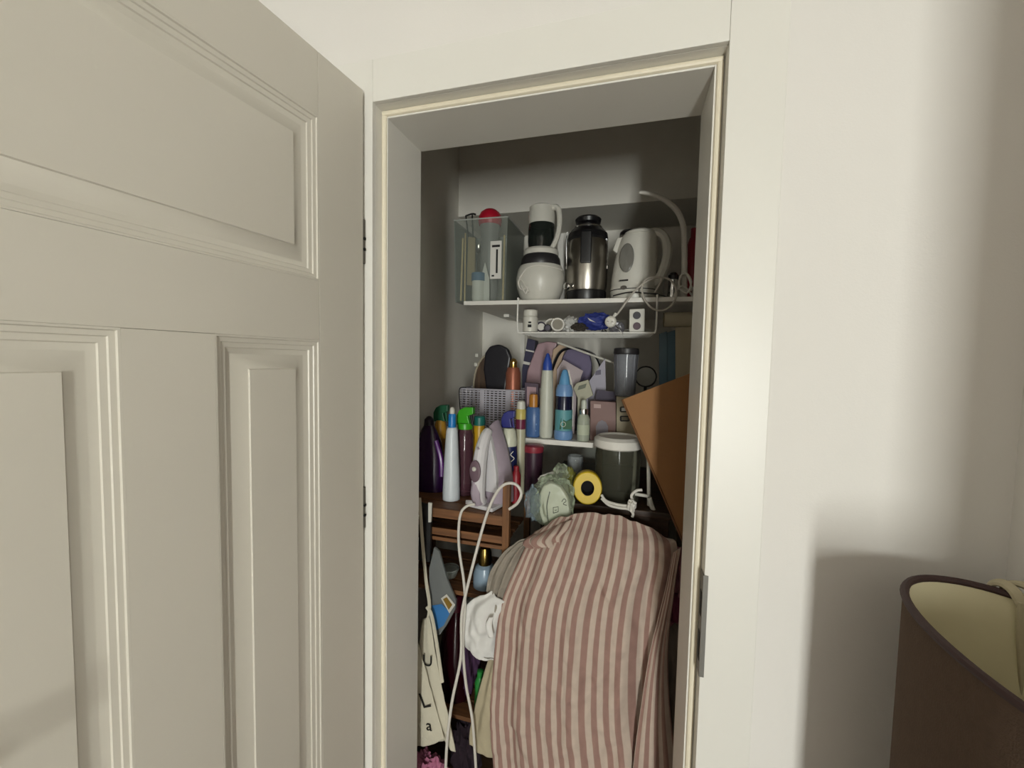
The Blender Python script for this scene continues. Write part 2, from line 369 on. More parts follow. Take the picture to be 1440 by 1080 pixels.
# ================================================================== SHELVES AND RACK
SZ = 1.663                                  # top of the upper shelf
M_shelf = mat('shelf_white', '#e4e0d8', .5, var=.04, nscale=8)
sh = thing('wall_shelf', 'upper white wall shelf carrying the storage box and small kitchen appliances', 'shelf', (-.2, .60, SZ))
part('board', MB().box((-.405, 0, -.015), (.45, .598, 0), .0012), M_shelf, sh)
for x in (-.33, .38):
    part('bracket', MB().box((x-.012, .3, -.028), (x+.012, .597, -.0153), .001).box((x-.012, .585, -.18), (x+.012, .5985, -.016), .001), M_shelf, sh)
LZ = 1.166
ls = thing('wall_shelf', 'lower white wall shelf holding the row of small bottles and the perforated basket', 'shelf', (-.2, .62, LZ))
part('board', MB().box((-.545, 0, -.018), (.255, .578, 0), .0012), M_shelf, ls)
for x in (-.40, .2):
    part('bracket', MB().box((x-.012, .25, -.030), (x+.012, .577, -.0183), .001).box((x-.012, .565, -.16), (x+.012, .5785, -.019), .001), M_shelf, ls)
# wooden rack at the left
M_wood = wood('rack_wood', '#5a3a22', '#8a5d38', .55); M_woodv = wood('rack_wood_upright', '#5a3a22', '#86592f', .55, 'Z')
RZ = .976; RX0, RX1, RY0, RY1 = -.742, -.338, .34, .615
rk = thing('wooden_rack', 'brown slatted wooden rack holding the iron and spray bottles', 'rack', (RX0, RY0, 0))
LX = RX1-RX0; LY = RY1-RY0
def rp(n, lo, hi, m=M_wood): return part(n, MB().box(lo, hi, .0015), m, rk)
for i in range(4): rp('top_slat', (0, .004+i*.068, RZ-.014), (LX-.022, .068+i*.068-.002, RZ))
for i in range(4): rp('shelf_slat', (0.022, .006+i*.068, .868), (LX-.022, .056+i*.068, .880))
for i in range(4): rp('shelf_slat', (0.022, .006+i*.068, .700), (LX-.022, .060+i*.068, .714))
for i in range(4): rp('shelf_slat', (0.022, .006+i*.068, .286), (LX-.022, .060+i*.068, .30))
rp('apron', (0.022, -.002, .890), (LX-.022, .004, .913)); rp('apron', (0.022, -.002, RZ-.03), (LX-.022, .004, RZ-.0005))
for x in (0, LX-.0215):
    for y in (-.008, LY-.012):
        rp('post', (x, y, 0), (x+.0215, y+.0215, RZ+(.105 if x and y < 0 else -.0145)), M_woodv)
# low dark chest behind the striped cloth
CHZ = 1.0
ch = thing('wooden_chest', 'dark wooden chest half hidden behind the striped cloth', 'chest', (-.03, .71, 0))
M_chest = wood('chest_wood', '#2c1c12', '#48301f', .55)
part('body', MB().box((-.24, -.24, 0.04), (.155, .30, CHZ-.02), .003), M_chest, ch)
part('lid', MB().box((-.25, -.25, CHZ-.02), (.165, .31, CHZ), .003), M_chest, ch)
for z0 in (.08, .38, .68):
    d = part('drawer', MB().box((-.22, -.248, z0), (.135, -.2405, z0+.27), .002), M_chest, ch)
    part('knob', MB().lathe([(.006, 0), (.006, .01), (.012, .014), (.012, .02), (.004, .024)], seg=12, M=Matrix.Translation((-.04, -.249, z0+.135)) @ Matrix.Rotation(PI/2, 4, 'X')), M_steel, d)

# ================================================================== TOP SHELF
# clear storage box
bx0 = atY(638, 370, .618).x; bY = .618
bx1 = atY(713, 370, bY).x; zt = atY(680, 307, bY).z - SZ
bY1 = min(1.0, atX(738, 330, bx1).y)
bY1 = max(bY+.22, min(bY1, bY+.34))
st = thing('storage_box', 'clear plastic storage box of utensils at the end of the upper shelf', 'storage box', ((bx0+bx1)/2, bY, SZ))
hw = (bx1-bx0)/2; dp = bY1-bY
def tapered_shell(hw, dp, h, t, tp):
    mb = MB()
    def ring(k, z, ins): return [(-hw+ins+k, ins+k, z), (hw-ins-k, ins+k, z), (hw-ins-k, dp-ins-k, z), (-hw+ins+k, dp-ins-k, z)]
    R_ = [ring(tp, 0, 0), ring(0, h, 0), ring(0, h, t), ring(tp, t, t)]
    vs = sum(R_, []); fs = [(3, 2, 1, 0)]
    for k in range(3): fs += [(k*4+j, k*4+(j+1) % 4, (k+1)*4+(j+1) % 4, (k+1)*4+j) for j in range(4)]
    fs.append((12, 13, 14, 15)); return mb.add(vs, fs)
part('tub', tapered_shell(hw, dp, zt, .002, .006), clear('box_clear', '#c4c9c2', .10, .1), st)
part('rim', MB().tube([(-hw, 0, zt), (hw, 0, zt), (hw, dp, zt), (-hw, dp, zt)], .003, 6, 1, closed=True), clear('clear_rim', '#d8dad4', .5), st)
lx0, lx1 = atY(689.5, 370, bY).x, atY(705, 370, bY).x; lz0, lz1 = atY(697, 392, bY).z-SZ, atY(697, 339, bY).z-SZ
o_ = (bx0+bx1)/2
lab = part('paper_label', MB().box((lx0-o_, -.0012, lz0), (lx1-o_, -.0004+.004, lz1)), mat('paper', '#d9d6cf', .8, var=.06, nscale=200), st)
pm = mat('print_black', '#1c1a1a', .8, var=0)
part('print', MB().box((lx0-o_+.022, -.0016, lz0+.02), (lx0-o_+.029, -.0011, lz1-.03)).box((lx0-o_+.006, -.0016, lz1-.022), (lx1-o_-.006, -.0011, lz1-.014)).box((lx0-o_+.006, -.0016, lz0+.008), (lx0-o_+.016, -.0011, lz0+.014)), pm, lab)
M_stick = wood('stick_wood', '#b59a6a', '#d8c08e', .6, 'Z')
def pix_tube(name, label, cat, pts, r, m, group=None, seg=8, flat=1, smooth=6):
    """free tube through photo pixels (px, py, Y)"""
    P = [atY(*p) for p in pts]; o = P[0].copy(); o.z = min(p.z for p in P)
    ob = MB().tube(P, r, seg, smooth, flat).build(name, m, off=o); return tag(ob, label, cat, group)
zs = SZ+.004
def stick(px0, Y0, px1, py1, Y1, r, label):
    a = atY(px0, 424, Y0); a.z = zs+r; b = atY(px1, py1, Y1)
    tag(MB().tube([a, b], r, 8, 1).build('wooden_stick', M_stick, off=tuple(a)), label, 'stick', 'wooden sticks in the clear storage box')
stick(648, .634, 651, 335, .634, .0035, 'pale slanted wooden stick leaning in the clear storage box'); stick(653.5, .66, 654.5, 328, .66, .0032, 'upright pale wooden stick beside the card strip in the clear storage box'); stick(707, .655, 709.5, 331, .68, .0040, 'thick pale wooden stick beside the paper label of the clear storage box')
s = Stand('cardboard_strip', 'folded beige card strip standing inside the clear storage box', 'card', 661, .70, zs)
s.poly('sheet', [(656, 401), (667, 402), (668, 334), (658, 333)], mat('beige_card', '#9c8a67', .8), .012)
s = Stand('paper_scrap', 'triangular white paper scrap inside the clear storage box', 'paper', 681, .66, zs)
s.poly('sheet', [(675, 421), (688, 422), (688, 392), (682, 369), (676, 391)], M_whitem, .004, bev=.0005)
s = Stand('ladle', 'steel ladle standing bowl up in the clear storage box', 'ladle', 672, .80, zs)
part('bowl', MB().lathe([(.003, -.02), (.018, -.012), (.026, 0), (.0275, .012), (.0255, .012), (.024, .001), (.016, -.009), (.003, -.016)], (0, 0, s.z(350)), 20, sx=.8, sy=.7), M_steel, s.o)
part('handle', MB().tube([(0, .0, .004), (0, 0, s.z(352)-.014)], .0035, 6, 1), M_steel, s.o)
s = Stand('plastic_bottle', 'bottle with a domed red lid poking out of the storage box', 'bottle', 688, .76, zs)
s.lathe('body', [(9, 'B'), (12, 415), (13, 330), (14, 318)], mat('smoke_plastic', '#8f8c88', .4))
s.lathe('lid', [(15, 318), (16.5, 312), (16, 306), (13, 300), (8, 296), (1, 294.5)], mat('red_plastic', '#b3122c', .4))
s = Stand('kitchen_tongs', 'black handled tongs resting across the storage box contents', 'tongs', 664, .72, zs)
s.tube('arm', [(668, 424), (662, 360), (655, 303.5)], .003, M_black); s.tube('arm', [(669, 424), (666, 360), (664, 300.5)], .003, M_black); s.tube('hinge', [(655, 304), (664, 301), (669, 302)], .0035, M_black)
s = Stand('blue_cap_jar', 'small jar with a blue lid low in the storage box', 'jar', 673, .665, zs)
s.lathe('body', [(8, 'B'), (9, 420), (9, 396)], M_whitem); s.lathe('lid', [(10, 396), (10, 385), (8, 384)], mat('lid_blue', '#3f6a8c', .5))

# blender
s = Stand('blender', 'white jug blender with smoked jar and wound cord', 'blender', 760, .715, SZ)
k = s.k
s.lathe('motor_base', [(24, 'B'), (29, 417), (33, 405), (34, 393), (32, 382), (29, 376)], M_white)
s.lathe('collar', [(27, 377), (28, 374), (27, 366), (24, 361)], M_dark)
s.lathe('jar_ring', [(23, 362), (24.5, 360), (24.5, 355), (22, 352)], M_white)
s.lathe('jar', [(17, 352), (18.5, 340), (18.5, 322), (17.5, 316)], clear('smoked_glass', '#1c2220', .72, .08))
s.lathe('lid', [(18.5, 317), (18.5, 303), (17, 298), (17.5, 293), (14, 291), (2, 290)], M_white)
s.tube('handle', [(771, 303, -.005), (777, 293, -.01), (785, 294, -.015), (787, 312, -.018), (784, 332, -.018), (777, 347, -.012), (770, 351, -.008)], lambda t: .0125, M_white, flat=.8)
cordm = M_cord
s.tube('power_cord', [(790, 380, -.03), (778, 376, -.065), (758, 373, -.085), (742, 377, -.085), (733, 388, -.078), (729, 399, -.07), (734, 408, -.075), (742, 404, -.085), (739, 413, -.085), (733, 402, -.078)], .0032, cordm)
s.tube('cord_tie', [(730, 390, -.074), (737, 400, -.086), (744, 411, -.088)], .0022, cordm)
# juicer
s = Stand('juicer', 'stainless steel juice extractor with black lid and side clamps', 'juicer', 825, .72, SZ)
s.lathe('foot', [(26, 'B'), (27.5, 419), (27.5, 412), (26, 410)], M_black)
s.lathe('housing', [(26.5, 411), (28, 405), (28.5, 380), (28, 347), (25.5, 338)], M_steel)
s.lathe('lid', [(26.5, 341), (28, 338), (27, 331), (22, 325), (17, 322)], M_black)
s.lathe('pusher', [(13, 323), (13, 317), (17, 315), (18, 310), (16, 307.5), (3, 307)], M_black)
s.lathe('lid_ring', [(18, 324.5), (19.5, 323), (19.5, 321), (18, 320)], M_chrome)
part('spout_panel', MB().box((-.017, -.0335-.045, s.z(377)), (.022, -.045, s.z(333)), .006), M_black, s.o)
for px, sg in ((797.5, -1), (853, 1)):
    c = part('clamp', MB().tube([s.pt(px+sg*-6, 330, -.01), s.pt(px, 328, -.012), s.pt(px+sg*1, 352, -.012), s.pt(px+sg*.5, 376, -.012)], .0028, 8, 4), M_chrome, s.o)
    part('clamp_foot', MB().lathe([(.002, 0), (.006, .001), (.006, .012), (.003, .015)], s.pt(px+sg*.5, 379, -.012), 10), M_chrome, c)
part('dial', MB().lathe([(.012, 0), (.012, .010), (.007, .012)], seg=16, M=Matrix.Translation(s.pt(798, 403, -.055)) @ Matrix.Rotation(PI/2, 4, 'X') @ Matrix.Rotation(-.5, 4, 'Y')), M_chrome, s.o)
# kettle
s = Stand('electric_kettle', 'white electric kettle with oval water gauge beside the juicer', 'kettle', 891, .70, SZ)
mb = MB(); prof = [(30, 'B', 0), (31.5, 411, 0), (31.5, 407, 0), (30.5, 405, 0), (30.5, 395, .3), (29, 370, 2), (27, 350, 4), (25, 337, 6), (23, 332, 7)]
seg = 32; vs = []
for r, y, dx in prof:
    for q in range(seg):
        a = 2*PI*q/seg; rr = r*s.k; c_, s_ = math.cos(a), math.sin(a)
        vs.append((dx*s.k+rr*c_, rr*.86*s_, s.z(y)))
n = len(prof)
mb.add(vs, [(i*seg+q, i*seg+(q+1) % seg, (i+1)*seg+(q+1) % seg, (i+1)*seg+q) for i in range(n-1) for q in range(seg)] + [tuple(range(seg-1, -1, -1)), tuple((n-1)*seg+q for q in range(seg))])
part('body', mb, M_white, s.o)
s.lathe('lid', [(22, 333), (21, 329), (15, 325.5), (2, 324)], M_white, dx=7)
part('spout', MB().prism([(s.x(862, 345), s.z(352)), (s.x(874, 345), s.z(362)), (s.x(880, 335), s.z(333)), (s.x(868, 335), s.z(335))], .028, .004), M_white, s.o, loc=(0, -.014, 0))
s.tube('handle', [(908, 331, 0), (922, 327, -.01), (934, 334, -.015), (938.5, 352, -.018), (934, 376, -.018), (926, 392, -.014), (917, 401, -.006)], lambda t: .0175-.002*math.sin(PI*t), M_white, flat=1)
part('handle_lower_mount', MB().tube([s.pt(915, 346, -.004), s.pt(914, 398, -.004)], .007, 8, 1), M_white, s.o)
wn = part('water_gauge', MB().lathe([(.001, 0), (.0245, 0), (.0245, .003), (.0215, .0055), (.001, .0055)], seg=28, sx=1, sy=2.0, M=Matrix.Translation(s.pt(881.5, 363, -.062)) @ Matrix.Rotation(-.30, 4, 'Z') @ Matrix.Rotation(PI/2-.05, 4, 'X')), mat('gauge_grey', '#77756f', .3), s.o)
part('logo_bar', MB().box((-.0150, -.001, -.0022), (.0150, .002, .0022), M=Matrix.Translation(s.pt(877, 394.5, -.0715)) @ Matrix.Rotation(-.3, 4, 'Z')), pm, s.o)
part('switch', MB().lathe([(.001, 0), (.0105, 0), (.009, .004), (.001, .004)], seg=18, sy=.65, M=Matrix.Translation(s.pt(877, 404.5, -.0690)) @ Matrix.Rotation(-.3, 4, 'Z') @ Matrix.Rotation(PI/2, 4, 'X')), mat('switch_grey', '#55504a', .4), s.o)
part('base_seam', MB().lathe([(31.6*s.k, s.z(410.6)), (31.9*s.k, s.z(410)), (31.6*s.k, s.z(409.4))], seg=32, sy=.86, cap=False), pm, s.o)
# things behind the appliances
s = Stand('thermos_flask', 'black flask with a chrome band behind the white kettle', 'flask', 882, .84, SZ)
s.lathe('body', [(12, 'B'), (13, 418), (13, 342), (12.5, 338)], M_black); s.lathe('band', [(12.8, 338), (13.2, 336), (12.8, 333)], M_chrome); s.lathe('lid', [(12.5, 333), (12, 328), (9, 325), (2, 324)], M_black)
s = Stand('white_carton', 'plain white carton standing behind the kettle handle', 'box', 946, .86, SZ)
s.poly('body', [(934, 434), (961, 432), (961, 321), (934, 323)], M_whitem, .10); s.poly('flap', [(934, 324), (961, 322), (961, 319.5), (934, 321)], M_whitem, .10, bev=.0005)
s = Stand('white_carton', 'narrow white carton between the blender and the juicer', 'box', 791, .86, SZ)
s.poly('body', [(784, 432), (800, 431), (800, 329), (784, 330)], M_whitem, .08); s.poly('flap', [(784, 330.5), (800, 329.5), (800, 327.5), (784, 328.5)], M_whitem, .08, bev=.0005)
s = Stand('red_bottle', 'red plastic bottle at the far end of the upper shelf', 'bottle', 974, .80, SZ)
s.lathe('body', [(8, 'B'), (9, 425), (9, 345), (6, 335)], mat('red_dark', '#8f1f2a', .4)); s.lathe('cap', [(5, 336), (5, 322), (2, 321)], mat('red_dark', '#8f1f2a', .4))
s = Stand('chrome_shaker', 'small chrome shaker beside the kettle handle', 'shaker', 947, .72, SZ)
s.lathe('body', [(6.5, 'B'), (7.5, 417), (6.5, 404), (6.5, 394)], M_chrome); s.lathe('cap', [(7, 394), (7, 388), (4, 384), (1, 383)], M_dark)
# white hose arching up
s = Stand('flexible_hose', 'thick white flexible hose arching up beside the white carton', 'hose', 962, .66, SZ)
s.tube('tube', [(962, 421), (962.5, 390), (962.5, 345), (961, 318), (953, 298), (940, 285), (925, 276.5), (910, 272), (899, 271)], lambda t: .0095-.005*max(0, (t-.62)/.38), M_cord, seg=10)
s.lathe('hose_end', [(4.5, 'B'), (5, 417), (5, 408), (4, 406)], M_whitem)
# tangle of cords at the end of the shelf
pix_tube('power_cord', 'looped grey-white kettle cord hanging over the upper shelf edge', 'cord', [(921, 411, .60), (930, 392, .585), (912, 391, .583), (903, 402, .583), (906, 420, .582), (918, 434, .582), (934, 436, .582), (947, 426, .583), (951, 410, .584), (945, 396, .586), (932, 390, .59), (915, 393, .58), (897, 405, .575), (884, 420, .573), (874, 434, .572), (866, 444, .572)], .0033, mat('grey_cord', '#b5aea4', .5))
for i, pts in enumerate(([(952, 420, .62), (956, 392, .64), (964, 384, .63), (972, 396, .62), (966, 412, .61), (954, 406, .605), (948, 417, .605)],
                          [(976, 418, .64), (968, 390, .65), (958, 388, .64), (955, 402, .63), (968, 409, .62), (980, 401, .63)],
                          [(945, 420, .63), (960, 402, .615), (976, 418, .63), (984, 414, .64)])):
    pix_tube('coiled_cable', ['tangled white cable coil at the end of the upper shelf', 'white cable loop tucked behind the tangled coil', 'loose white cable end lying in the tangle on the upper shelf'][i], 'cable', pts, .0032, M_cord, 'cables tangled on the upper shelf')
pix_tube('black_cable', 'thin black cable lying along the front of the kettle foot', 'cable', [(862, 416, .612), (885, 411, .612), (905, 412, .612), (925, 414, .612), (945, 419, .615), (968, 418, .62)], .0022, M_black)
# round plug hanging from the cord
pp = atY(859, 452, .57)
pl = thing('mains_plug', 'round white mains plug hanging from the kettle cord', 'plug', pp)
part('body', MB().lathe([(.004, -.012), (.013, -.010), (.0185, -.002), (.0185, .012), (.014, .016), (.001, .0165)], seg=22, M=Matrix.Rotation(PI/2+.2, 4, 'X')), M_white, pl)
for x in (-.0065, .0065): part('pin', MB().tube([(x, -.012, 0), (x, -.034, -.004)], .0024, 8, 1), M_chrome, pl)
part('cord_grip', MB().tube([(.004, 0, .008), (.016, .001, .026)], .0055, 8, 1), M_white, pl)

# ---------------------------------------------------------------- wire basket under the shelf
WY0, WY1 = .592, .86
wx0, wx1 = atY(728, 450, WY0).x, atY(923, 450, WY0).x
wz = atY(825, 468, WY0).z
wb = thing('wire_basket', 'white wire basket slung under the upper shelf', 'wire basket', (wx0, WY0, wz))
W, DEP, HH = wx1-wx0, WY1-WY0, SZ+.0035-wz
M_wire = mat('wire_white', '#e6e4de', .4, var=.02)
def wire(pts, r=.0024): part('wire', MB().tube(pts, r, 6, 3), M_wire, wb)
wire([(.012, 0, 0), (W-.006, 0, 0)], .0032); wire([(.012, DEP, 0), (W-.006, DEP, 0)])
for x0, xt in ((.012, 0), (W-.006, W)):
    wire([(x0, 0, 0), (x0, DEP, 0)])
    wire([(x0, 0, 0), (xt, -.0005, .012), (xt, -.0005, HH-.006), (xt, .004, HH), (xt, .03, HH), (xt, .045, HH)], .0030)
    wire([(x0, DEP, 0), (x0, DEP, .03)])
wire([(.012, DEP, .03), (W-.006, DEP, .03)])
for i in range(1, 9): wire([(.012+i*(W-.018)/9, 0, 0), (.012+i*(W-.018)/9, DEP, 0)], .0018)
for i in range(1, 5): wire([(.012, i*DEP/5, -.002), (W-.006, i*DEP/5, -.002)], .0016)
bz_ = wz+.0034
s = Stand('pill_bottle', 'white pill bottle with printed label in the wire basket', 'bottle', 746.5, .63, bz_)
s.lathe('body', [(9.5, 'B'), (10.5, 467), (10.5, 447), (8.5, 444)], M_white); s.lathe('cap', [(10, 445), (10, 438), (9, 436.5), (1, 436)], M_white)
part('print', MB().box((-.003, -.0275, .016), (.010, -.0248, .026)).box((-.001, -.0275, .030), (.009, -.0248, .036)), pm, s.o)
def small_bottle(px, py, Y, rp_, dirv, label, body='#dcd8d0', mouth='#8a8478', dark=False):
    """a little open tub lying down, mouth turned to the viewer"""
    k_ = sc(px, py, Y); r = rp_*k_
    t = thing('plastic_tub', label, 'tub', (atY(px, py, Y).x, Y, bz_+r+.003), 0)
    Rm = Vector((0, 0, 1)).rotation_difference(Vector(dirv)).to_matrix().to_4x4()
    part('body', MB().lathe([(r*.9, -.045), (r*.97, -.04), (r, 0), (r, .006), (r*.8, .006), (r*.75, 0)], seg=22, M=Rm), mat('tub_'+body, body, .4), t)
    part('mouth', MB().lathe([(r*.74, -.002), (r*.74, .001), (r*.3, .002)], seg=22, M=Rm), mat('mouth_'+mouth, mouth, .6), t)
small_bottle(775, 456, .66, 9.5, (-.1, -.95, .2), 'white plastic tub lying beside the pill bottle, mouth outward')
small_bottle(784, 460, .625, 9.5, (.2, -.95, .15), 'white plastic tub lying under the crumpled clear bag, mouth outward')
small_bottle(761, 461, .64, 7, (0, -1, .1), 'dark purple tub lying by the pill bottle', '#2a2238', '#d8d4cc')
small_bottle(770, 464, .612, 5, (0, -1, 0), 'tiny black ring-topped tub at the basket front', '#222026', '#5a5560')
M_bagclear = clear('clear_bag', '#c8ccc6', .35, .15, .8, 30)
b = MB().blob((0, 0, .028), (.032, .03, .032), .35, 3, 3, 3).build('plastic_bag', clear('white_film', '#d5d3cf', .6, .25, .8, 60), loc=(atY(803, 455, .65).x, .65, bz_)); tag(b, 'crumpled translucent white bag between the tubs and the blue pouch', 'bag')
s = Stand('blue_pouch', 'crumpled royal blue pouch with white mark in the wire basket', 'pouch', 838, .635, bz_)
M_blue = mat('royal_blue', '#22307c', .6, bump=.5, bscale=40)
c1 = s.pt(838, 452)
part('body', MB().blob((c1.x, 0, c1.z), (.060, .026, .030), .22, 2.5, 4, 11), M_blue, s.o)
s.poly('white_mark', [(826, 447), (838, 454), (829, 451)], M_white, .003, dy=-.0285, bev=0)
s.tube('cord_loop', [(850, 464, -.03), (853, 472, -.035), (850, 477, -.036), (846, 472, -.035), (848, 464, -.03)], .0016, M_black)
s = Stand('socket_adapter', 'white socket block with two dark round outlets', 'socket', 895.5, .62, bz_)
s.poly('body', [(884.5, 466), (906.5, 465), (907, 434), (885, 435)], M_white, .045, bev=.003)
for py, cc in ((444, '#2a2630'), (459, '#4a2c3c')):
    part('outlet', MB().lathe([(.0125, 0), (.0125, .004), (.010, .004), (.010, .001), (.001, .001)], seg=20, M=Matrix.Translation(s.pt(895.5, py, -.0005)) @ Matrix.Rotation(PI/2, 4, 'X')), mat('outlet'+cc, cc, .5), s.o)
pix_tube('metal_pin', 'bent steel pin poking through the basket front', 'pin', [(865, 458, .60), (868, 460, .588), (876, 469, .583)], .0017, M_chrome, smooth=3)
b = MB().blob((0, 0, .02), (.028, .03, .024), .3, 3, 3, 5).build('film_scrap', clear('grey_film', '#9a98a0', .5, .2, .6, 40), loc=(atY(868, 446, .68).x, .68, bz_)); tag(b, 'crumpled clear film beside the white socket block', 'plastic film')
b = MB().blob((0, 0, .012), (.03, .028, .015), .3, 3, 3, 8).build('dark_cloth', mat('basket_rag', '#3a332d', .9), loc=(atY(815, 462, .63).x, .62, bz_+.006)); tag(b, 'small dark rag lying under the blue pouch in the basket', 'rag')
# ================================================================== LOWER SHELF
bky = .735; bk0 = atY(646, 575, .735).x; bk1 = atY(746, 575, bky).x
s = Stand('perforated_basket', 'pale perforated plastic basket on the lower shelf behind the iron', 'basket', 700, bky, LZ)
M_perf = perforated('perforated_lilac', '#b6b2bb', .017, .0095, .5, .26)
bh = s.z(549); xa, xb = bk0-s.loc.x, bk1-s.loc.x
part('front_wall', MB().box((xa, 0, .0), (xb, .003, bh)), M_perf, s.o)
part('back_wall', MB().box((xa, .13, .0), (xb, .133, bh)), M_perf, s.o)
part('side_wall', MB().box((xa, .003, 0), (xa+.003, .13, bh)), M_perf, s.o); part('side_wall', MB().box((xb-.003, .003, 0), (xb, .13, bh)), M_perf, s.o)
M_lil = mat('lilac_plastic', '#b6b2bb', .5)
part('bottom', MB().box((xa, 0, -.0), (xb, .133, .003)), M_lil, s.o)
part('rim', MB().tube([(xa, 0, bh), (xb, 0, bh), (xb, .133, bh), (xa, .133, bh)], .0042, 6, 1, closed=True), M_lil, s.o)
for px in (677.5, 714): part('rib', MB().box((s.x(px, 580)-.010, -.002, 0), (s.x(px, 580)+.010, .0, bh), .0008), M_lil, s.o)
part('handle', MB().tube([(xa+.008, -.004, .045), (xa-.0, -.004, bh-.02), (xa+.006, -.004, bh+.004), (xa+.03, -.003, bh+.006)], .0022, 6, 4), M_black, s.o)
zb2 = LZ+.004
s = Stand('hair_brush', 'wide black paddle brush standing in the perforated basket', 'brush', 695, .805, zb2)
s.poly('paddle', [(684, 556), (679, 520), (681, 497), (688, 487), (701, 484), (713, 490), (718, 503), (714, 530), (709, 558)], mat('brush_black', '#1d1b22', .35), .035, bev=.01)
s.tube('handle', [(697, 610, .015), (697, 556, .018)], .012, M_black)
s = Stand('copper_bottle', 'copper coloured bottle with a gold tip in the perforated basket', 'bottle', 721, .770, zb2)
s.lathe('body', [(9, 'B'), (10.5, 605), (10.5, 525), (8, 517)], mat('copper_paint', '#a5644e', .35, .4)); s.lathe('tip', [(6, 518), (5, 513), (5.5, 509), (3, 505), (.8, 504)], mat('gold', '#d9b26a', .2, 1))
s = Stand('round_tray', 'round dark tray with a pale rim standing behind the black brush', 'tray', 694, .846, zb2)
P = [s.pt(693+math.cos(a)*27, 545+math.sin(a)*49) for a in [2*PI*i/32 for i in range(32)]]
part('rim', MB().tube([Vector((p.x, 0, p.z)) for p in P], .0042, 6, 1, closed=True), mat('tray_rim', '#a79d88', .4), s.o)
part('dish', MB().prism([(p.x, p.z) for p in P], .003), wood('tray_wood', '#3a2a1c', '#5b4430', .5, 'Z'), s.o)
for px, py in ((671, 500), (669.5, 513)): part('clip', MB().box((-.007, -.008, -.008), (.007, .008, .008), .003, Matrix.Translation(s.pt(px, py, -.004))), M_white, s.o)
# packets and papers behind the bottles
M_pink = mat('packet_pink', '#a98b92', .35, bump=.6, bscale=40); M_pch = mat('packet_peach', '#b49a80', .5)
s = Stand('plastic_packet', 'wrinkled pale pink plastic packet standing behind the blue-capped bottle', 'packet', 761, .875, LZ)
s.poly('pouch', [(738, 600), (738, 545), (741, 522), (749, 500), (756, 483), (770, 480), (784, 482), (778, 505), (772, 540), (770, 600)], M_pink, .03, bev=.008)
s = Stand('peach_sachet', 'folded peach paper sachet tucked beside the black bag handle', 'sachet', 783, .82, LZ)
s.poly('sheet', [(776, 600), (774, 520), (778, 492), (790, 482), (797, 486), (790, 505), (788, 600)], M_pch, .01, bev=.002)
s = Stand('carton', 'tall navy carton with two white bands behind the pink packet', 'box', 744, .93, LZ)
s.poly('body', [(734, 600), (734, 520), (742, 476), (753, 479), (748, 520), (748, 600)], mat('navy_card', '#2b2746', .5), .06, bev=.001)
s.poly('white_band', [(735.5, 512), (748.5, 514.5), (749.2, 511), (736.1, 508)], M_whitem, .001, dy=-.0015, bev=0); s.poly('white_band', [(739, 493.5), (751, 496), (751.4, 494), (739.4, 491.5)], M_whitem, .001, dy=-.0015, bev=0)
s = Stand('maroon_box', 'small purple box with pale border under the pink packet', 'box', 748, .705, LZ)
s.poly('body', [(738, 612), (757, 613), (757, 540), (738, 538)], mat('plum_card', '#4c3a4a', .5), .025, bev=.001); s.poly('border', [(741, 572), (754, 573), (754, 545), (741, 544)], M_pink, .001, dy=-.0012, bev=0)
s = Stand('white_rod', 'long white rod leaning diagonally behind the small bottles', 'rod', 868, .79, LZ)
s.tube('rod', [(864, 600), (864, 511)], .0025, M_white, smooth=1); s.tube('arm', [(864, 511), (784, 482)], .0042, M_white, smooth=1)
s = Stand('black_strap', 'black looped strap curving down behind the light blue bottle', 'strap', 773, .805, LZ)
s.tube('loop', [(767, 600), (768, 555), (775, 525), (786, 498), (800, 490), (818, 492), (838, 502), (846, 530), (848, 600)], .007, M_black, flat=.5)
s = Stand('purple_pouch', 'rounded mauve fabric pouch standing behind white papers', 'pouch', 812, .86, LZ)
s.poly('body', [(790, 600), (789, 505), (797, 491), (815, 490), (829, 498), (832, 512), (828, 600)], mat('mauve', '#6d6480', .7), .035, bev=.009)
s = Stand('paper_stack', 'white leaflets leaning behind the light blue bottle', 'paper', 803, .775, LZ)
s.poly('sheet', [(786, 600), (783, 520), (792, 506), (820, 522), (812, 545), (808, 600)], mat('leaflet', '#b3a5a8', .7), .004, bev=.0005)
s.poly('sheet', [(790, 600), (792, 540), (800, 520), (806, 545), (806, 600)], M_whitem, .003, dy=-.006, bev=.0004)
s = Stand('folded_card', 'triangular folded white card with small print', 'card', 838, .765, LZ)
s.poly('sheet', [(822, 600), (826, 540), (851, 504), (852, 545), (850, 600)], mat('fold_card', '#a9a5b2', .7), .004, bev=.0005); s.poly('print', [(837, 528), (845, 527), (845, 520), (838, 522)], mat('print_grey', '#6c6878', .8), .001, dy=-.0012, bev=0)
s = Stand('pump_bottle', 'white jar with a tilted lid behind the orange-capped bottle', 'jar', 757, .765, LZ)
s.lathe('body', [(9, 'B'), (9.5, 608), (9.5, 556), (8, 553)], M_whitem); s.lathe('lid', [(9.5, 554), (9.5, 548), (8, 546)], M_whitem)
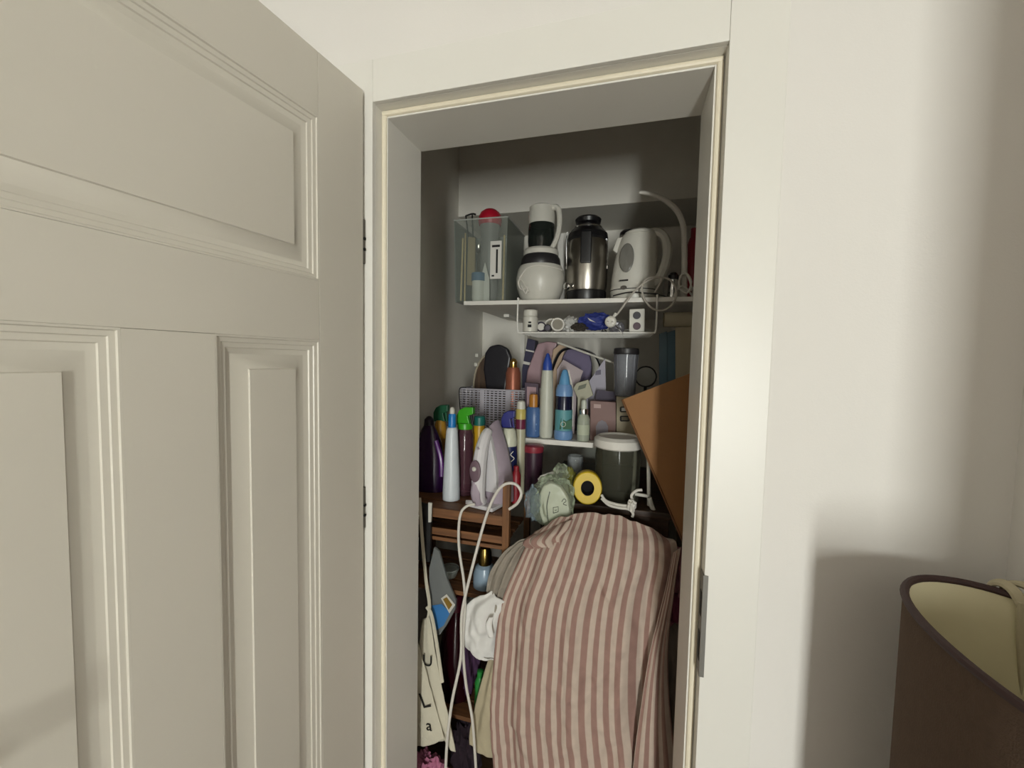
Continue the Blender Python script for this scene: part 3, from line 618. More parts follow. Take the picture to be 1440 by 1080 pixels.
# front row
s = Stand('sun_lotion', 'blue dotted lotion bottle with an orange cap', 'bottle', 750, .655, LZ)
s.lathe('body', [(9, 'B'), (10, 612), (10.5, 590), (9.8, 575), (8, 572.5)], mat('blue_bottle', '#48699c', .35), sy=.7); s.lathe('cap', [(6, 573), (6.2, 560), (5.5, 555), (3, 554)], mat('orange_cap', '#b5782f', .35), sy=.8)
for i, (px, py) in enumerate(((746, 582), (753, 586), (747, 592), (754, 597), (747, 602), (753, 606))):
    part('dot', MB().lathe([(.0036, 0), (.003, .0014), (.0005, .0016)], seg=10, M=Matrix.Translation(s.pt(px, py, -.0150)) @ Matrix.Rotation(PI/2, 4, 'X')), mat('dot_blue', '#6f93c8', .4), s.o)
s = Stand('glue_bottle', 'tall white bottle with a pointed dark blue nozzle', 'bottle', 768.5, .66, LZ)
s.lathe('body', [(8.5, 'B'), (9.5, 610), (9.5, 560), (8, 530), (7.5, 521)], mat('milky_white', '#c5c6b8', .4)); s.lathe('nozzle', [(6.8, 522), (6.5, 512), (4.5, 505), (2.5, 499), (1, 497)], mat('nozzle_blue', '#2d4aa0', .35))
s = Stand('fabric_dye', 'light blue squeeze bottle with dark neck and green label', 'bottle', 793, .655, LZ)
s.lathe('body', [(12, 'B'), (13, 614), (13, 606), (11.5, 604)], mat('sky_blue', '#6d92c0', .35)); s.lathe('label', [(11.9, 606), (12.1, 604), (12.1, 577), (11.9, 576)], mat('label_teal', '#5a959c', .5))
s.lathe('shoulder', [(11.4, 577), (11.4, 558), (10.8, 556)], mat('navy_liquid', '#171a33', .25)); s.lathe('collar', [(11.8, 557), (12, 549), (9.5, 541)], mat('sky_blue', '#6d92c0', .35))
s.lathe('cap', [(8, 542), (6.5, 531), (4.6, 524), (3, 520.5), (.6, 519.5)], mat('cap_blue', '#5f98c4', .35))
gl = s.poly('green_patch', [(786.5, 604), (804, 604), (804, 590), (796, 593), (789, 588)], mat('label_green', '#1f5a3a', .5), .006, dy=-.031, bev=.0005)
part('emblem', MB().tube([s.pt(792+3.4*math.cos(a), 597+3.4*math.sin(a), -.0325) for a in [2*PI*i/12 for i in range(12)]], .0011, 6, 1, closed=True), M_white, gl, loc=(0, .031, 0))
s = Stand('digital_thermometer', 'cream digital thermometer with a grey screen propped on the bottles', 'thermometer', 820, .70, LZ)
s.poly('body', [(812, 610), (812, 560), (806, 546), (811, 539), (827, 534), (834, 556), (824, 562), (824, 610)], mat('cream_plastic', '#a7a48e', .5), .02, bev=.002); s.poly('screen', [(812, 549), (823, 546), (825, 539.5), (814, 543)], mat('lcd_grey', '#5f6454', .3), .0015, dy=-.0012, bev=.0003)
s = Stand('spray_bottle', 'small clear spray bottle with a pale nozzle cap', 'bottle', 821, .65, LZ)
s.lathe('body', [(8, 'B'), (8.8, 613), (8.8, 590), (6.5, 584), (5, 582)], clear('frosted', '#c5cbb8', .6, .2)); s.lathe('collar', [(5.6, 583), (6.2, 578), (5.6, 575)], M_chrome); s.lathe('nozzle', [(4, 576), (4, 566), (3, 563), (.8, 562)], clear('frosted_cap', '#d8dccf', .7, .2))
s.lathe('label', [(8.95, 611), (8.95, 597)], mat('label_pale', '#b9bfa8', .6), cap=False)
s = Stand('mauve_box', 'dusty mauve carton with a white arch on the lower shelf', 'box', 848, .665, LZ)
s.poly('body', [(830, 616), (866, 618), (866, 566), (830, 564)], mat('dusty_mauve', '#7c5c56', .5), .055, bev=.0015)
s.poly('arch', [(838, 614), (855, 615), (855, 600), (852, 594), (846.5, 591), (841, 594), (838, 600)], mat('arch_grey', '#857f88', .6), .001, dy=-.0012, bev=0); s.poly('label', [(835, 574), (845, 574.5), (845, 569), (835, 568.5)], mat('label_pink', '#b39a96', .6), .001, dy=-.0012, bev=0)
s.poly('lid_flap', [(836, 566), (866, 567), (866, 551), (840, 549)], mat('flap_dark', '#3d3447', .6), .002, dy=.05, bev=.0004)
s = Stand('cream_carton', 'cream carton with two rounded symbols under the clear jar', 'box', 885, .675, LZ)
s.poly('body', [(866.5, 617), (906, 619), (906, 560), (867, 558)], mat('cream_card', '#a3987f', .6), .06, bev=.0015); ctop = s.z(558.5)+LZ
for y0, cc in ((572, '#c9c6c0'), (585, '#6a5f48')):
    y_ = y0+4; q = s.poly('symbol', [(873, y0+8), (871.5, y0+6.5), (871.5, y0+1.5), (873, y0), (884, y0), (885.5, y0+1.5), (885.5, y0+6.5), (884, y0+8)], pm, .001, dy=-.0012, bev=0)
    s.poly('symbol_centre', [(874, y0+6.3), (884, y0+6.3), (884, y0+1.7), (874, y0+1.7)], mat('sym'+cc, cc, .6), .001, dy=-.0018, bev=0)
s = Stand('clear_beaker', 'tall ribbed clear beaker with a dark rim on the cream carton', 'beaker', 880, .70, ctop)
s.lathe('cup', [(12, 'B'), (14, 556), (15.5, 520), (16.5, 497), (15.6, 497), (14.8, 520), (13, 555)], clear('beaker_clear', '#9fa0a8', .38, .12), cap=True)
s.lathe('rim', [(16.6, 499), (17.4, 497), (17, 491), (15.5, 490)], M_dark); 
for i in range(8):
    a = 2*PI*i/8; part('rib', MB().tube([(13.2*s.k*math.cos(a), 13.2*s.k*math.sin(a), .004), (16.2*s.k*math.cos(a), 16.2*s.k*math.sin(a), s.z(500))], .0016, 5, 1), clear('beaker_rib', '#b9bac2', .5, .12), s.o)
s = Stand('hand_mirror', 'round black-rimmed hand mirror behind the clear beaker', 'mirror', 907, .83, LZ)
c1 = s.pt(908, 530)
part('glass', MB().lathe([(.001, 0), (.036, 0), (.036, .004), (.001, .006)], seg=24, M=Matrix.Translation(c1) @ Matrix.Rotation(PI/2, 4, 'X')), mat('mirror_grey', '#a9aaa2', .3), s.o)
part('rim', MB().tube([c1+Vector((.037*math.cos(a), 0, .037*math.sin(a))) for a in [2*PI*i/20 for i in range(20)]], .0045, 8, 1, closed=True), M_black, s.o)
part('handle', MB().tube([c1+Vector((0, 0, -.036)), (c1.x, 0, .006)], .006, 8, 1), M_black, s.o)

# ================================================================== RIGHT SIDE: boards
s = Stand('board', 'tall narrow beige board standing upright behind the tilted cardboard', 'board', 965, .66, 0)
s.poly('panel', [(951, 'B'), (984, 'B'), (984, 459), (950, 461)] if False else [(945, 1250), (975, 1250), (984, 459), (950, 461)], mat('board_beige', '#a2967e', .7), .012, bev=.001)
s = Stand('plastic_sheet', 'blue-tinted folded plastic sheet beside the beige board', 'plastic sheet', 938, .78, LZ-.16)
s.poly('fold', [(926, 690), (927, 470), (938, 466), (938, 690)], clear('blue_film', '#5f7f92', .75, .25, .5, 30), .004, bev=.001); s.poly('fold', [(938, 690), (938, 468), (950, 464), (949, 690)], clear('blue_film', '#5f7f92', .75, .25, .5, 30), .004, dy=.008, bev=.001)
s = Stand('rolled_mat', 'beige rolled mat resting on top of the upright board', 'mat', 960, .66, atY(965, 460, .66).z)
rr = sc(960, 450, .66)*10.5
mb = MB(); P = []
for i in range(60):
    a = i/59*2*PI*3.2; r_ = rr*(.25+.75*i/59); P.append(Vector((0, r_*math.cos(a), r_*math.sin(a))))
part('roll', MB().lathe([(rr*.97, -.055), (rr, -.052), (rr, .075), (rr*.97, .078)], seg=26, M=Matrix.Translation((0, .006, rr)) @ Matrix.Rotation(PI/2, 4, 'Y')), mat('roll_beige', '#a79e88', .8, bump=.3, bscale=80), s.o)
part('spiral_end', MB().tube([p+Vector((-.0565, .006, rr)) for p in P], .0014, 5, 1), mat('roll_dark', '#6e664f', .8), s.o)
# tilted orange cardboard sheet
A = atY(875, 562, .40); d1 = (atY(953, 745, .40)-A); d1.y = 0; d1.normalize(); d2 = Vector((-d1.z, 0, d1.x)); 
L1, L2 = .74, .30
M_cardb = mat('orange_card', '#8f6338', .75, var=.08, nscale=12, bump=.2, bscale=90)
cbx = [(0, 0), (d2.x*L2, d2.z*L2), (d2.x*L2+d1.x*L1*.62, d2.z*L2+d1.z*L1*.62), (d1.x*L1, d1.z*L1)]
if cbx[1][1] < 0: d2 = -d2
cb = thing('cardboard_sheet', 'orange-brown cardboard sheet wedged tilted at the closet edge', 'cardboard', (A.x, .40, A.z+d1.z*L1))
w2 = (CLX1-.006-A.x)
q = [(0, 0), (d2.x*L2, d2.z*L2)]
c2 = (d2.x*L2, d2.z*L2); t2 = (w2-c2[0])/d1.x
q += [(c2[0]+d1.x*t2, c2[1]+d1.z*t2), (d1.x*(w2/d1.x), d1.z*(w2/d1.x))]
zo = d1.z*L1
part('sheet', MB().prism([(x, z-zo) for x, z in q], .006, .0008), M_cardb, cb)
part('folded_edge', MB().tube([(0, 0, -zo), (d1.x*w2/d1.x, 0, d1.z*w2/d1.x-zo)], .0032, 6, 1), mat('card_edge', '#6b4524', .8), cb)

# ================================================================== CHEST TOP
s = Stand('storage_canister', 'large clear canister with a white screw lid on the dark chest', 'canister', 868, .548, CHZ)
s.lathe('jar', [(27, 'B'), (30, 700), (31, 640), (30, 626), (29.2, 626), (30, 640), (29, 699)], clear('canister_clear', '#7f7c6c', .08, .08))
s.lathe('lid', [(30, 629), (33, 627), (33, 617), (30.5, 615), (27.5, 613), (26, 615.5), (3, 616)], M_whitem)
s.tube('lid_tab', [(899, 614, -.01), (906, 618, -.02), (911, 624, -.02)], .005, M_white)
# rolls, bag and bits
yc = atY(826, 685, .468)
yr = sc(826, 685, .468)
t = thing('tape_roll', 'yellow roll of tape with a black core beside the plastic bag', 'tape', (yc.x, .468, CHZ+.001))
Mr = Matrix.Translation((0, 0, 24*yr)) @ Matrix.Rotation(.12, 4, 'Z') @ Matrix.Rotation(PI/2-.05, 4, 'X')
part('tape', MB().lathe([(17*yr, -.02), (22*yr, -.018), (23*yr, -.012), (23*yr, .018), (21.5*yr, .022), (10.6*yr, .022), (10.6*yr, -.02)], seg=30, sx=.86, M=Mr, cap=False), mat('tape_yellow', '#d4b41a', .45), t)
part('core', MB().lathe([(10.4*yr, -.018), (10.4*yr, .0205), (9.6*yr, .0205), (9.4*yr, -.012), (.5*yr, -.012)], seg=26, sx=.92, M=Mr), mat('core_black', '#060607', .9, var=0), t)
s = Stand('plastic_bag', 'clear plastic carrier bag wrapped round a white appliance on the chest', 'bag', 776, .418, .925)
part('film', MB().blob((.0, .004, .085), (.072, .036, .085), .18, 2.0, 4, 21), clear('bag_film', '#c3ccb4', .17, .25, .5, 12), s.o)
part('bunched_top', MB().blob((.022, .012, .170), (.028, .022, .035), .45, 2.6, 3, 4), clear('bag_film', '#c3ccb4', .17, .25, .5, 12), s.o)
part('corner', MB().blob((-.060, -.004, .075), (.028, .02, .055), .35, 2.6, 3, 9), clear('bag_blue', '#a9bac6', .2, .25, .5, 12), s.o)
s = Stand('white_appliance', 'rounded white appliance with black marks inside the plastic bag', 'appliance', 776, .412, .927)
s.poly('shell', [(764, 752), (758, 722), (757, 698), (763, 684), (774, 679), (788, 685), (799, 702), (802, 728), (798, 752)], mat('appliance_white', '#d8d8c6', .45), .03, bev=.009)
s.tube('seam', [(771, 734, -.002), (769, 712, -.003), (773, 692, -.002)], .0016, M_dark)
s.tube('mark', [(778, 722, -.0015), (778, 714, -.0015), (785, 713, -.0015), (785, 720, -.0015), (778, 722, -.0015)], .0011, pm, smooth=1); s.tube('mark', [(780, 718, -.0015), (783, 717.5, -.0015)], .001, pm, smooth=1)
s.tube('mark', [(790, 706, -.0015), (793, 702, -.0015), (796, 705, -.0015), (792, 709, -.0015), (797, 711, -.0015)], .001, pm)
s = Stand('paper_tag', 'white paper strip lying over the plastic bag', 'paper', 770, .50, CHZ)
s.poly('strip', [(764, 715), (756, 674), (760, 669), (784, 661), (786, 665), (772, 674), (775, 715)], M_whitem, .002, bev=.0004)
s = Stand('glass_tumbler', 'small cut glass tumbler behind the yellow tape', 'glass', 809, .60, CHZ)
s.lathe('glass', [(8, 'B'), (9.5, 690), (11, 645), (10.2, 641), (9, 660), (7, 692)], clear('cut_glass', '#b8bcc0', .3, .03, 1, 60)); s.lathe('foil', [(6, 690), (9, 665), (8.5, 648)], M_bagclear)
s = Stand('yellow_bag', 'crumpled olive yellow bag end behind the yellow tape', 'bag', 801, .512, CHZ)
part('body', MB().blob((0, 0, .055), (.024, .018, .045), .3, 2.4, 4, 12), clear('olive_film', '#8c8a3c', .6, .3, .8, 30), s.o)
s = Stand('wire_stand', 'white coated wire stand with a tied white cord', 'stand', 913, .478, CHZ)
s.tube('upright', [(912, 727, .02), (912, 660), (912, 634)], .0058, M_white, smooth=1); s.tube('foot', [(911, 698), (893, 695)], .0052, M_white, smooth=1); s.tube('foot', [(913, 700), (917, 718), (920, 730)], .0075, M_white)
pix_tube('tied_cord', 'white cord knotted round the wire stand', 'cord', [(846, 696, .445), (852, 704, .438), (866, 709, .434), (882, 711, .434), (890, 707, .434), (888, 697, .436), (895, 690, .438), (903, 689, .44)], .0042, M_cord)
pix_tube('tied_cord', 'white cord strand under the knotted cord', 'cord', [(846, 701, .443), (856, 710, .432), (870, 714, .43), (884, 716, .43), (890, 722, .43), (889, 727, .43)], .0042, M_cord)
b = MB().blob((0, 0, 0), (.014, .012, .02), .35, 3, 3, 31).build('cord_knot', M_cord, loc=atY(888, 711, .425)); tag(b, 'bulky white knot in the cord on the wire stand', 'knot')

# ================================================================== ON THE WOODEN RACK
s = Stand('detergent_bottle', 'dark purple detergent bottle at the wall end of the rack', 'bottle', 603, .50, RZ)
s.lathe('body', [(21, 'B'), (24, 715), (25, 690), (24, 650), (19, 622), (11, 604), (6, 596)], mat('dark_purple', '#2c1038', .22), sy=.6); s.lathe('cap', [(7, 598), (6.5, 590), (3, 586), (.6, 585)], mat('cap_dark', '#1b0d20', .3))
s.tube('grip', [(613, 620, -.04), (620, 645, -.045), (621, 670, -.045)], .008, mat('purple_bright', '#5a2272', .3))
def trigger(s, px, py, w_, h_, m, mn, dirx=1):
    """spray trigger head: domed housing, nozzle, lever"""
    hd = s.poly('trigger_head', [(px-w_*.5, py+h_), (px-w_*.5, py+h_*.45), (px-w_*.30, py+h_*.15), (px+w_*.05, py), (px+w_*.62, py), (px+w_*.62, py+h_*.40), (px+w_*.25, py+h_*.5), (px+w_*.4, py+h_)] if dirx > 0 else
                [(px+w_*.5, py+h_), (px-w_*.4, py+h_), (px-w_*.25, py+h_*.5), (px-w_*.62, py+h_*.40), (px-w_*.62, py), (px-w_*.05, py), (px+w_*.30, py+h_*.15), (px+w_*.5, py+h_*.45)], m, .022, dy=-.011, bev=.0035)
    s.poly('trigger_lever', [(px+dirx*w_*.40, py+h_*.42), (px+dirx*w_*.52, py+h_*.42), (px+dirx*w_*.62, py+h_*1.0), (px+dirx*w_*.50, py+h_*1.05)][::dirx], mn, .010, dy=-.005, bev=.001)
    return hd
s = Stand('trigger_bottle', 'bottle with a dark green trigger and amber neck at the back of the rack', 'spray bottle', 619, .585, RZ)
s.lathe('body', [(11, 'B'), (12, 705), (12, 630), (8, 614)], mat('amber_liquid', '#8d6220', .3)); s.lathe('neck', [(8.5, 616), (9, 606), (7, 594), (5.5, 591)], mat('amber_neck', '#b5862c', .35)); trigger(s, 618, 570, 18, 23, mat('green_dark', '#1c5a3c', .4), mat('green_dark', '#1c5a3c', .4))
s = Stand('pump_spray', 'slim white bottle with a bright blue neck and white tip', 'spray bottle', 635, .43, RZ)
s.lathe('body', [(10.5, 'B'), (12, 709), (12, 690), (11, 660), (9.5, 630), (8, 606), (6.5, 601)], mat('bottle_white', '#d6dce0', .35)); s.lathe('neck', [(5.2, 602), (5.5, 598), (5.2, 584), (4.4, 582)], mat('neck_blue', '#1f7ac0', .35)); s.lathe('tip', [(3.6, 583), (3.6, 576), (2.2, 573)], M_white)
s = Stand('trigger_bottle', 'clear mauve bottle with a bright green trigger', 'spray bottle', 653.5, .50, RZ)
s.lathe('body', [(11, 'B'), (12.5, 704), (13, 685), (10.5, 660), (12, 640), (12, 612), (9, 602)], clear('mauve_clear', '#5c3a44', .72, .1)); s.lathe('collar', [(10.5, 603), (10.8, 599), (10, 595)], mat('green_bright', '#3ea51f', .35)); trigger(s, 652, 573, 21, 25, mat('green_bright', '#3ea51f', .35), M_black)
s = Stand('cleaner_bottle', 'yellow bottle with a teal cap behind the iron', 'bottle', 673.5, .56, RZ)
s.lathe('body', [(8.5, 'B'), (9, 700), (9, 604), (7.5, 597)], mat('yellow_bottle', '#c79a22', .35)); s.lathe('cap', [(8, 598), (8.3, 595), (8, 587), (6.5, 585)], mat('teal_cap', '#1d6b62', .4))
s = Stand('trigger_bottle', 'white and navy cleaner bottle with a navy trigger', 'spray bottle', 715, .50, RZ)
s.lathe('body', [(11, 'B'), (12, 700), (12, 640), (11, 626)], mat('navy_label', '#1b2250', .4)); s.lathe('shoulder', [(11, 627), (11.5, 622), (9.5, 606), (7, 602)], mat('bottle_ivory', '#cfd0bc', .35)); trigger(s, 713, 578, 17, 24, mat('navy_trigger', '#1f2474', .4), mat('navy_trigger', '#1f2474', .4))
s.tube('print', [(722, 635, -.035), (718, 640, -.038), (723, 645, -.034), (718, 650, -.038)], .0014, M_white)
s = Stand('aerosol_can', 'slim pale aerosol can with yellow and maroon bands', 'aerosol', 731, .565, RZ)
s.lathe('can', [(6.5, 'B'), (7, 698), (7, 602), (6.8, 601)], mat('aerosol_pale', '#b9b59c', .35)); s.lathe('maroon_band', [(7.05, 603), (7.1, 602), (7.1, 590), (7.05, 589)], mat('maroon', '#6e2440', .4)); s.lathe('yellow_band', [(7.05, 590), (7.1, 588), (7, 577), (6, 575)], mat('pale_yellow', '#c5b565', .4)); s.lathe('cap', [(6, 576), (6.2, 573), (5.5, 565), (3, 563.5)], M_white)
s = Stand('polish_tin', 'small red bottle standing behind the rack post', 'bottle', 726, .47, RZ)
s.lathe('body', [(6, 'B'), (6.5, 700), (6.5, 668), (4, 662)], mat('red_dark', '#8f1f2a', .4)); s.lathe('cap', [(4, 663), (4, 656), (2, 655)], mat('red_dark', '#8f1f2a', .4))
s = Stand('red_tub', 'dark tub with a red lid under the lower shelf', 'tub', 750, .585, RZ)
s.lathe('body', [(11, 'B'), (12, 690), (13, 634)], mat('tub_plum', '#3a2030', .4)); s.lathe('lid', [(13.5, 635), (14, 632), (14, 627), (11, 625.5)], mat('red_lid', '#8c2c3a', .4))
# steam iron standing on its heel
ip = atY(688, 715, .425)
ir = thing('steam_iron', 'white and lilac steam iron standing on its heel on the wooden rack', 'iron', (ip.x+.006, .425, RZ+.0008), R(-15))
Ls, Wd = .262, .125
def sole(f=1.0, n=16):
    pts = []
    for i in range(n+1):
        t_ = i/n; pts.append((Wd/2*f*(1-t_**2.1), .012+Ls*t_*(.97+.03*f)))
    return [(-x, z) for x, z in pts[::-1]][0:-1] + pts if False else [(x, z) for x, z in pts] + [(-x, z) for x, z in pts[::-1][1:]]
# local frame: y = out of the sole (negative y = towards the handle), x = across, z = up along the iron
M_lila = mat('iron_lilac', '#a89aa6', .4); M_ironw = mat('iron_white', '#d9d6d8', .3); M_mauv = mat('iron_mauve', '#75606a', .4)
part('soleplate', MB().prism(sole(1.0), .007, .0012), mat('sole_steel', '#9c9498', .35, .6), ir, loc=(0, .034, 0))
mb = MB(); secs = [(.034, 1.0, 1.0), (.018, .98, 1.0), (.004, .90, .98), (-.014, .68, .95), (-.026, .44, .90)]
vs = []; base = sole(1.0)
for y_, f_, h_ in secs: vs += [(x*f_, y_, .012+(z-.012)*h_) for x, z in base]
nb = len(base); mb.add(vs, [(i*nb+j, i*nb+(j+1) % nb, (i+1)*nb+(j+1) % nb, (i+1)*nb+j) for i in range(len(secs)-1) for j in range(nb)] + [tuple(range(nb)), tuple((len(secs)-1)*nb+j for j in range(nb))[::-1]])
part('body', mb, M_lila, ir)
part('water_tank', MB().prism([(x*.62, .05+(z-.012)*.78) for x, z in base], .02, .004), M_ironw, ir, loc=(0, -.030, 0))
part('heel', MB().box((-.046, -.062, 0), (.046, .036, .014), .005), M_ironw, ir)
hd = part('handle', MB().tube([(0, -.022, .246), (0, -.040, .228), (0, -.060, .185), (0, -.070, .13), (0, -.072, .07), (0, -.064, .034), (0, -.045, .024)], lambda t_: .0140+.008*math.sin(PI*t_), 12, 6), M_ironw, ir)
part('grip', MB().tube([(0, -.080, .095), (0, -.082, .06), (0, -.072, .022)], lambda t_: .0185-.006*abs(t_-.5), 10, 6, .8), M_lila, hd)
pn = part('control_panel', MB().lathe([(.001, 0), (.0195, 0), (.0195, .004), (.016, .006), (.001, .006)], seg=24, sy=1.75, M=Matrix.Translation((0, -.0895, .130)) @ Matrix.Rotation(PI/2-.02, 4, 'X')), M_mauv, ir)
part('steam_button', MB().lathe([(.007, 0), (.007, .004), (.004, .006)], seg=16, M=Matrix.Translation((0, -.0950, .138)) @ Matrix.Rotation(PI/2, 4, 'X')), M_white, pn)
part('badge', MB().lathe([(.005, 0), (.005, .002), (.001, .002)], seg=12, sy=1.5, M=Matrix.Translation((0, -.0760, .196)) @ Matrix.Rotation(PI/2+.35, 4, 'X')), M_lila, ir)
part('cord_sleeve', MB().tube([(.0, -.050, .016), (-.03, -.060, .018), (-.05, -.07, .018)], .007, 8, 4), M_ironw, ir)
# iron cords
pix_tube('iron_cord', 'white iron cord dropping from the iron heel past the rack', 'cord', [(668, 709, .328), (656, 712, .322), (648, 722, .315), (645, 745, .308), (646, 775, .300), (652, 815, .285), (654, 850, .272), (651, 905, .262), (655, 960, .258), (664, 1010, .258), (668, 1060, .258), (671, 1110, .258)], .0042, M_cord)
pix_tube('iron_cord', 'white cord looping over the rack post and down in front', 'cord', [(716, 716, .325), (728, 707, .318), (733, 693, .314), (725, 681, .312), (710, 681, .310), (697, 695, .306), (684, 725, .30), (670, 775, .285), (655, 835, .265), (649, 870, .258), (648, 925, .248), (636, 985, .240), (629, 1040, .236), (626, 1100, .235)], .0044, M_cord)
# ================================================================== UNDER THE RACK
s = Stand('plastic_cup', 'clear plastic cup on the rack shelf under the iron', 'cup', 633, .42, .714)
s.lathe('wall', [(9, 'B'), (12.5, 800), (12, 799), (8.6, 850)], M_clear); s.lathe('rim', [(12.6, 801), (13.2, 799.5), (12.6, 798)], M_clear)
s = Stand('perfume_bottle', 'pale blue bottle with a brass cap under the wooden rack', 'bottle', 682, .40, .714)
s.lathe('body', [(14.5, 'B'), (16, 850), (16, 806), (13, 796), (8, 792)], mat('pale_blue_glass', '#8fa3b5', .25)); s.lathe('cap', [(9, 793), (10, 788), (9, 776), (7, 770), (2, 768.5)], mat('brass', '#8a7440', .25, 1))
s = Stand('wine_bottle', 'dark maroon glossy bottle on the low rack shelf', 'bottle', 641, .44, .30)
s.lathe('body', [(22, 'B'), (25, 1030), (25, 930), (20, 895), (11, 870), (8.5, 855)], mat('maroon_glass', '#22060d', .12)); s.lathe('cap', [(9, 857), (9, 835), (7, 833)], mat('maroon_foil', '#3a0d18', .3))
b = MB().blob((0, 0, .175), (.032, .026, .13), .35, 2.6, 4, 41).build('purple_bag', mat('purple_cloth', '#3f2242', .8, bump=.6, bscale=30), loc=(atY(661, 980, .385).x, .385, .31)); tag(b, 'crumpled purple cloth bag beside the maroon bottle', 'bag')
s = Stand('green_bottle', 'small bright green bottle beside the beige hanging cloth', 'bottle', 675, .355, .30)
s.lathe('body', [(7, 'B'), (7.5, 1030), (7.5, 958), (4, 950)], mat('green_plastic', '#2d8a3c', .35)); s.lathe('cap', [(4.5, 951), (4.5, 943), (2, 942)], mat('green_plastic', '#2d8a3c', .35))
b = MB().blob((0, 0, .12), (.05, .05, .125), .3, 2.2, 4, 77).build('dark_clothes_bundle', mat('aubergine', '#241520', .9, bump=.6, bscale=30), loc=(atY(655, 1075, .42).x, .42, 0)); tag(b, 'dark aubergine bundle of clothes at the foot of the rack', 'clothes')
s = Stand('black_mesh_pouch', 'black mesh pouch with a white clip hanging off the rack', 'pouch', 597, .322, atY(598, 790, .322).z)
M_mesh = perforated('black_mesh', '#1b1a1a', .007, .009, .6, .5)
s.poly('mesh', [(588, 790), (604, 792), (606, 712), (590, 708)], M_mesh, .012, bev=.001); s.poly('clip', [(602, 735), (606, 735), (607, 708), (602, 707)], M_white, .006, dy=-.007, bev=.001)
s = Stand('wipes_packet', 'plastic wipes packet with a blue and gold printed corner', 'packet', 622, .322, atY(620, 895, .322).z)
s.poly('film', [(610, 893), (603, 850), (603, 800), (610, 770), (617, 776), (628, 815), (641, 846), (640, 858), (628, 880), (618, 893)], clear('packet_film', '#8e9190', .55, .2, .8, 25), .012, bev=.003)
s.poly('blue_print', [(613, 887), (607, 852), (621, 850), (633, 862), (624, 880)], mat('packet_blue', '#3c78b4', .4), .001, dy=-.0014, bev=0)
s.poly('white_border', [(620, 842), (628, 836), (640, 851), (632, 863)], M_white, .001, dy=-.0022, bev=0); s.poly('gold_print', [(623, 843), (628, 840), (636, 851), (631, 858)], mat('packet_gold', '#8a6b2a', .4), .001, dy=-.0030, bev=0)

# ================================================================== TEXT
def letter(ch, mat_, parent, loc, size, rotx=PI/2, roty=0):
    cu = bpy.data.curves.new('letter_'+ch, 'FONT'); cu.body = ch; cu.size = size; cu.extrude = .0004; cu.align_x = 'CENTER'; cu.align_y = 'CENTER'
    to = bpy.data.objects.new('tmp', cu); COL.objects.link(to)
    bpy.context.view_layer.update()
    me = bpy.data.meshes.new_from_object(to.evaluated_get(bpy.context.evaluated_depsgraph_get()))
    bpy.data.objects.remove(to); me.materials.clear(); me.materials.append(mat_)
    o = bpy.data.objects.new('letter', me); COL.objects.link(o); o.parent = parent; o.location = loc; o.rotation_euler = (rotx, roty, 0); return o

# ================================================================== CLOTHS
def curve(rows, v):
    n = len(rows)-1; x = v*n; i = min(int(x), n-1); t = x-i
    g = lambda j: rows[max(0, min(n, j))]
    a, b, c, d = g(i-1), g(i), g(i+1), g(i+2)
    return .5*((2*b)+(c-a)*t+(2*a-5*b+4*c-d)*t*t+(3*b-a-3*c+d)*t**3)
def drape(name, m, Lr, Rr, bulge=.02, fold=.006, nf=6, nu=60, nv=60, seed=0, crumple=.004, parent=None, zb=0.0, thick=.0025, off=None, shift=0.0, warp=1.0):
    """cloth hung between two edge lines; zb lifts its crown, folds and crumples push it in and out"""
    LL = [atY(*p) for p in Lr]; RR_ = [atY(*p) for p in Rr]
    def fn(u, v):
        a, b = curve(LL, v), curve(RR_, v); p = a.lerp(b, u)
        amp = min(1, v*3+.15)
        f_ = fold*amp*(math.sin(u*nf*2*PI + 1.3*math.sin(v*3+seed)) + .6*math.sin(u*nf*1.7*PI*2+seed+v*2.2))*(.35+.65*abs(math.sin(u*3.1+seed)))
        c_ = crumple*(noise.noise(Vector((p.x*22+seed, p.z*14, seed))) + .6*noise.noise(Vector((p.x*50, p.z*34+seed, 3))))
        return p + Vector((.4*f_, -(bulge*math.sin(PI*u)*amp) + f_ + c_ - shift, c_*.5 + zb*math.sin(PI*u**.9)**.8*max(0, 1-v*2.2)**2))
    mb = MB().grid(nu, nv, fn)
    if warp != 1: mb.uv = {k: (u**warp, v) for k, (u, v) in mb.uv.items()}
    base = atY(*Lr[-1])
    o = mb.build(name, m, off=tuple(base) if off is None else off, ang=180)
    sd = o.modifiers.new('thickness', 'SOLIDIFY'); sd.thickness = thick; sd.offset = 0
    if parent: o.parent = parent; o.location = Vector(off)-parent.location
    return o
M_str = striped('stripe_cloth', '#c4b2a4', '#9d7d73', 17, .5)
stb = atY(820, 1180, .32)
cl = thing('striped_cloth', 'pink and cream striped cloth draped over the heap', 'cloth', stb)
drape('cloth_sheet', M_str,
      [(766, 742, .385), (756, 746, .372), (744, 758, .352), (724, 800, .313), (704, 855, .295), (697, 925, .283), (692, 1000, .280), (697, 1080, .275), (702, 1190, .270)],
      [(938, 758, .40), (945, 760, .395), (950, 766, .385), (952, 790, .375), (944, 840, .365), (938, 915, .345), (940, 1000, .335), (950, 1080, .325), (958, 1190, .315)],
      bulge=.045, fold=.0075, nf=4, nu=170, nv=150, seed=2, crumple=.009, parent=cl, zb=.062, off=tuple(stb), warp=.8)
M_str2 = striped('stripe_cloth_flap', '#c2b0a2', '#9b7b71', 4.2, .5)
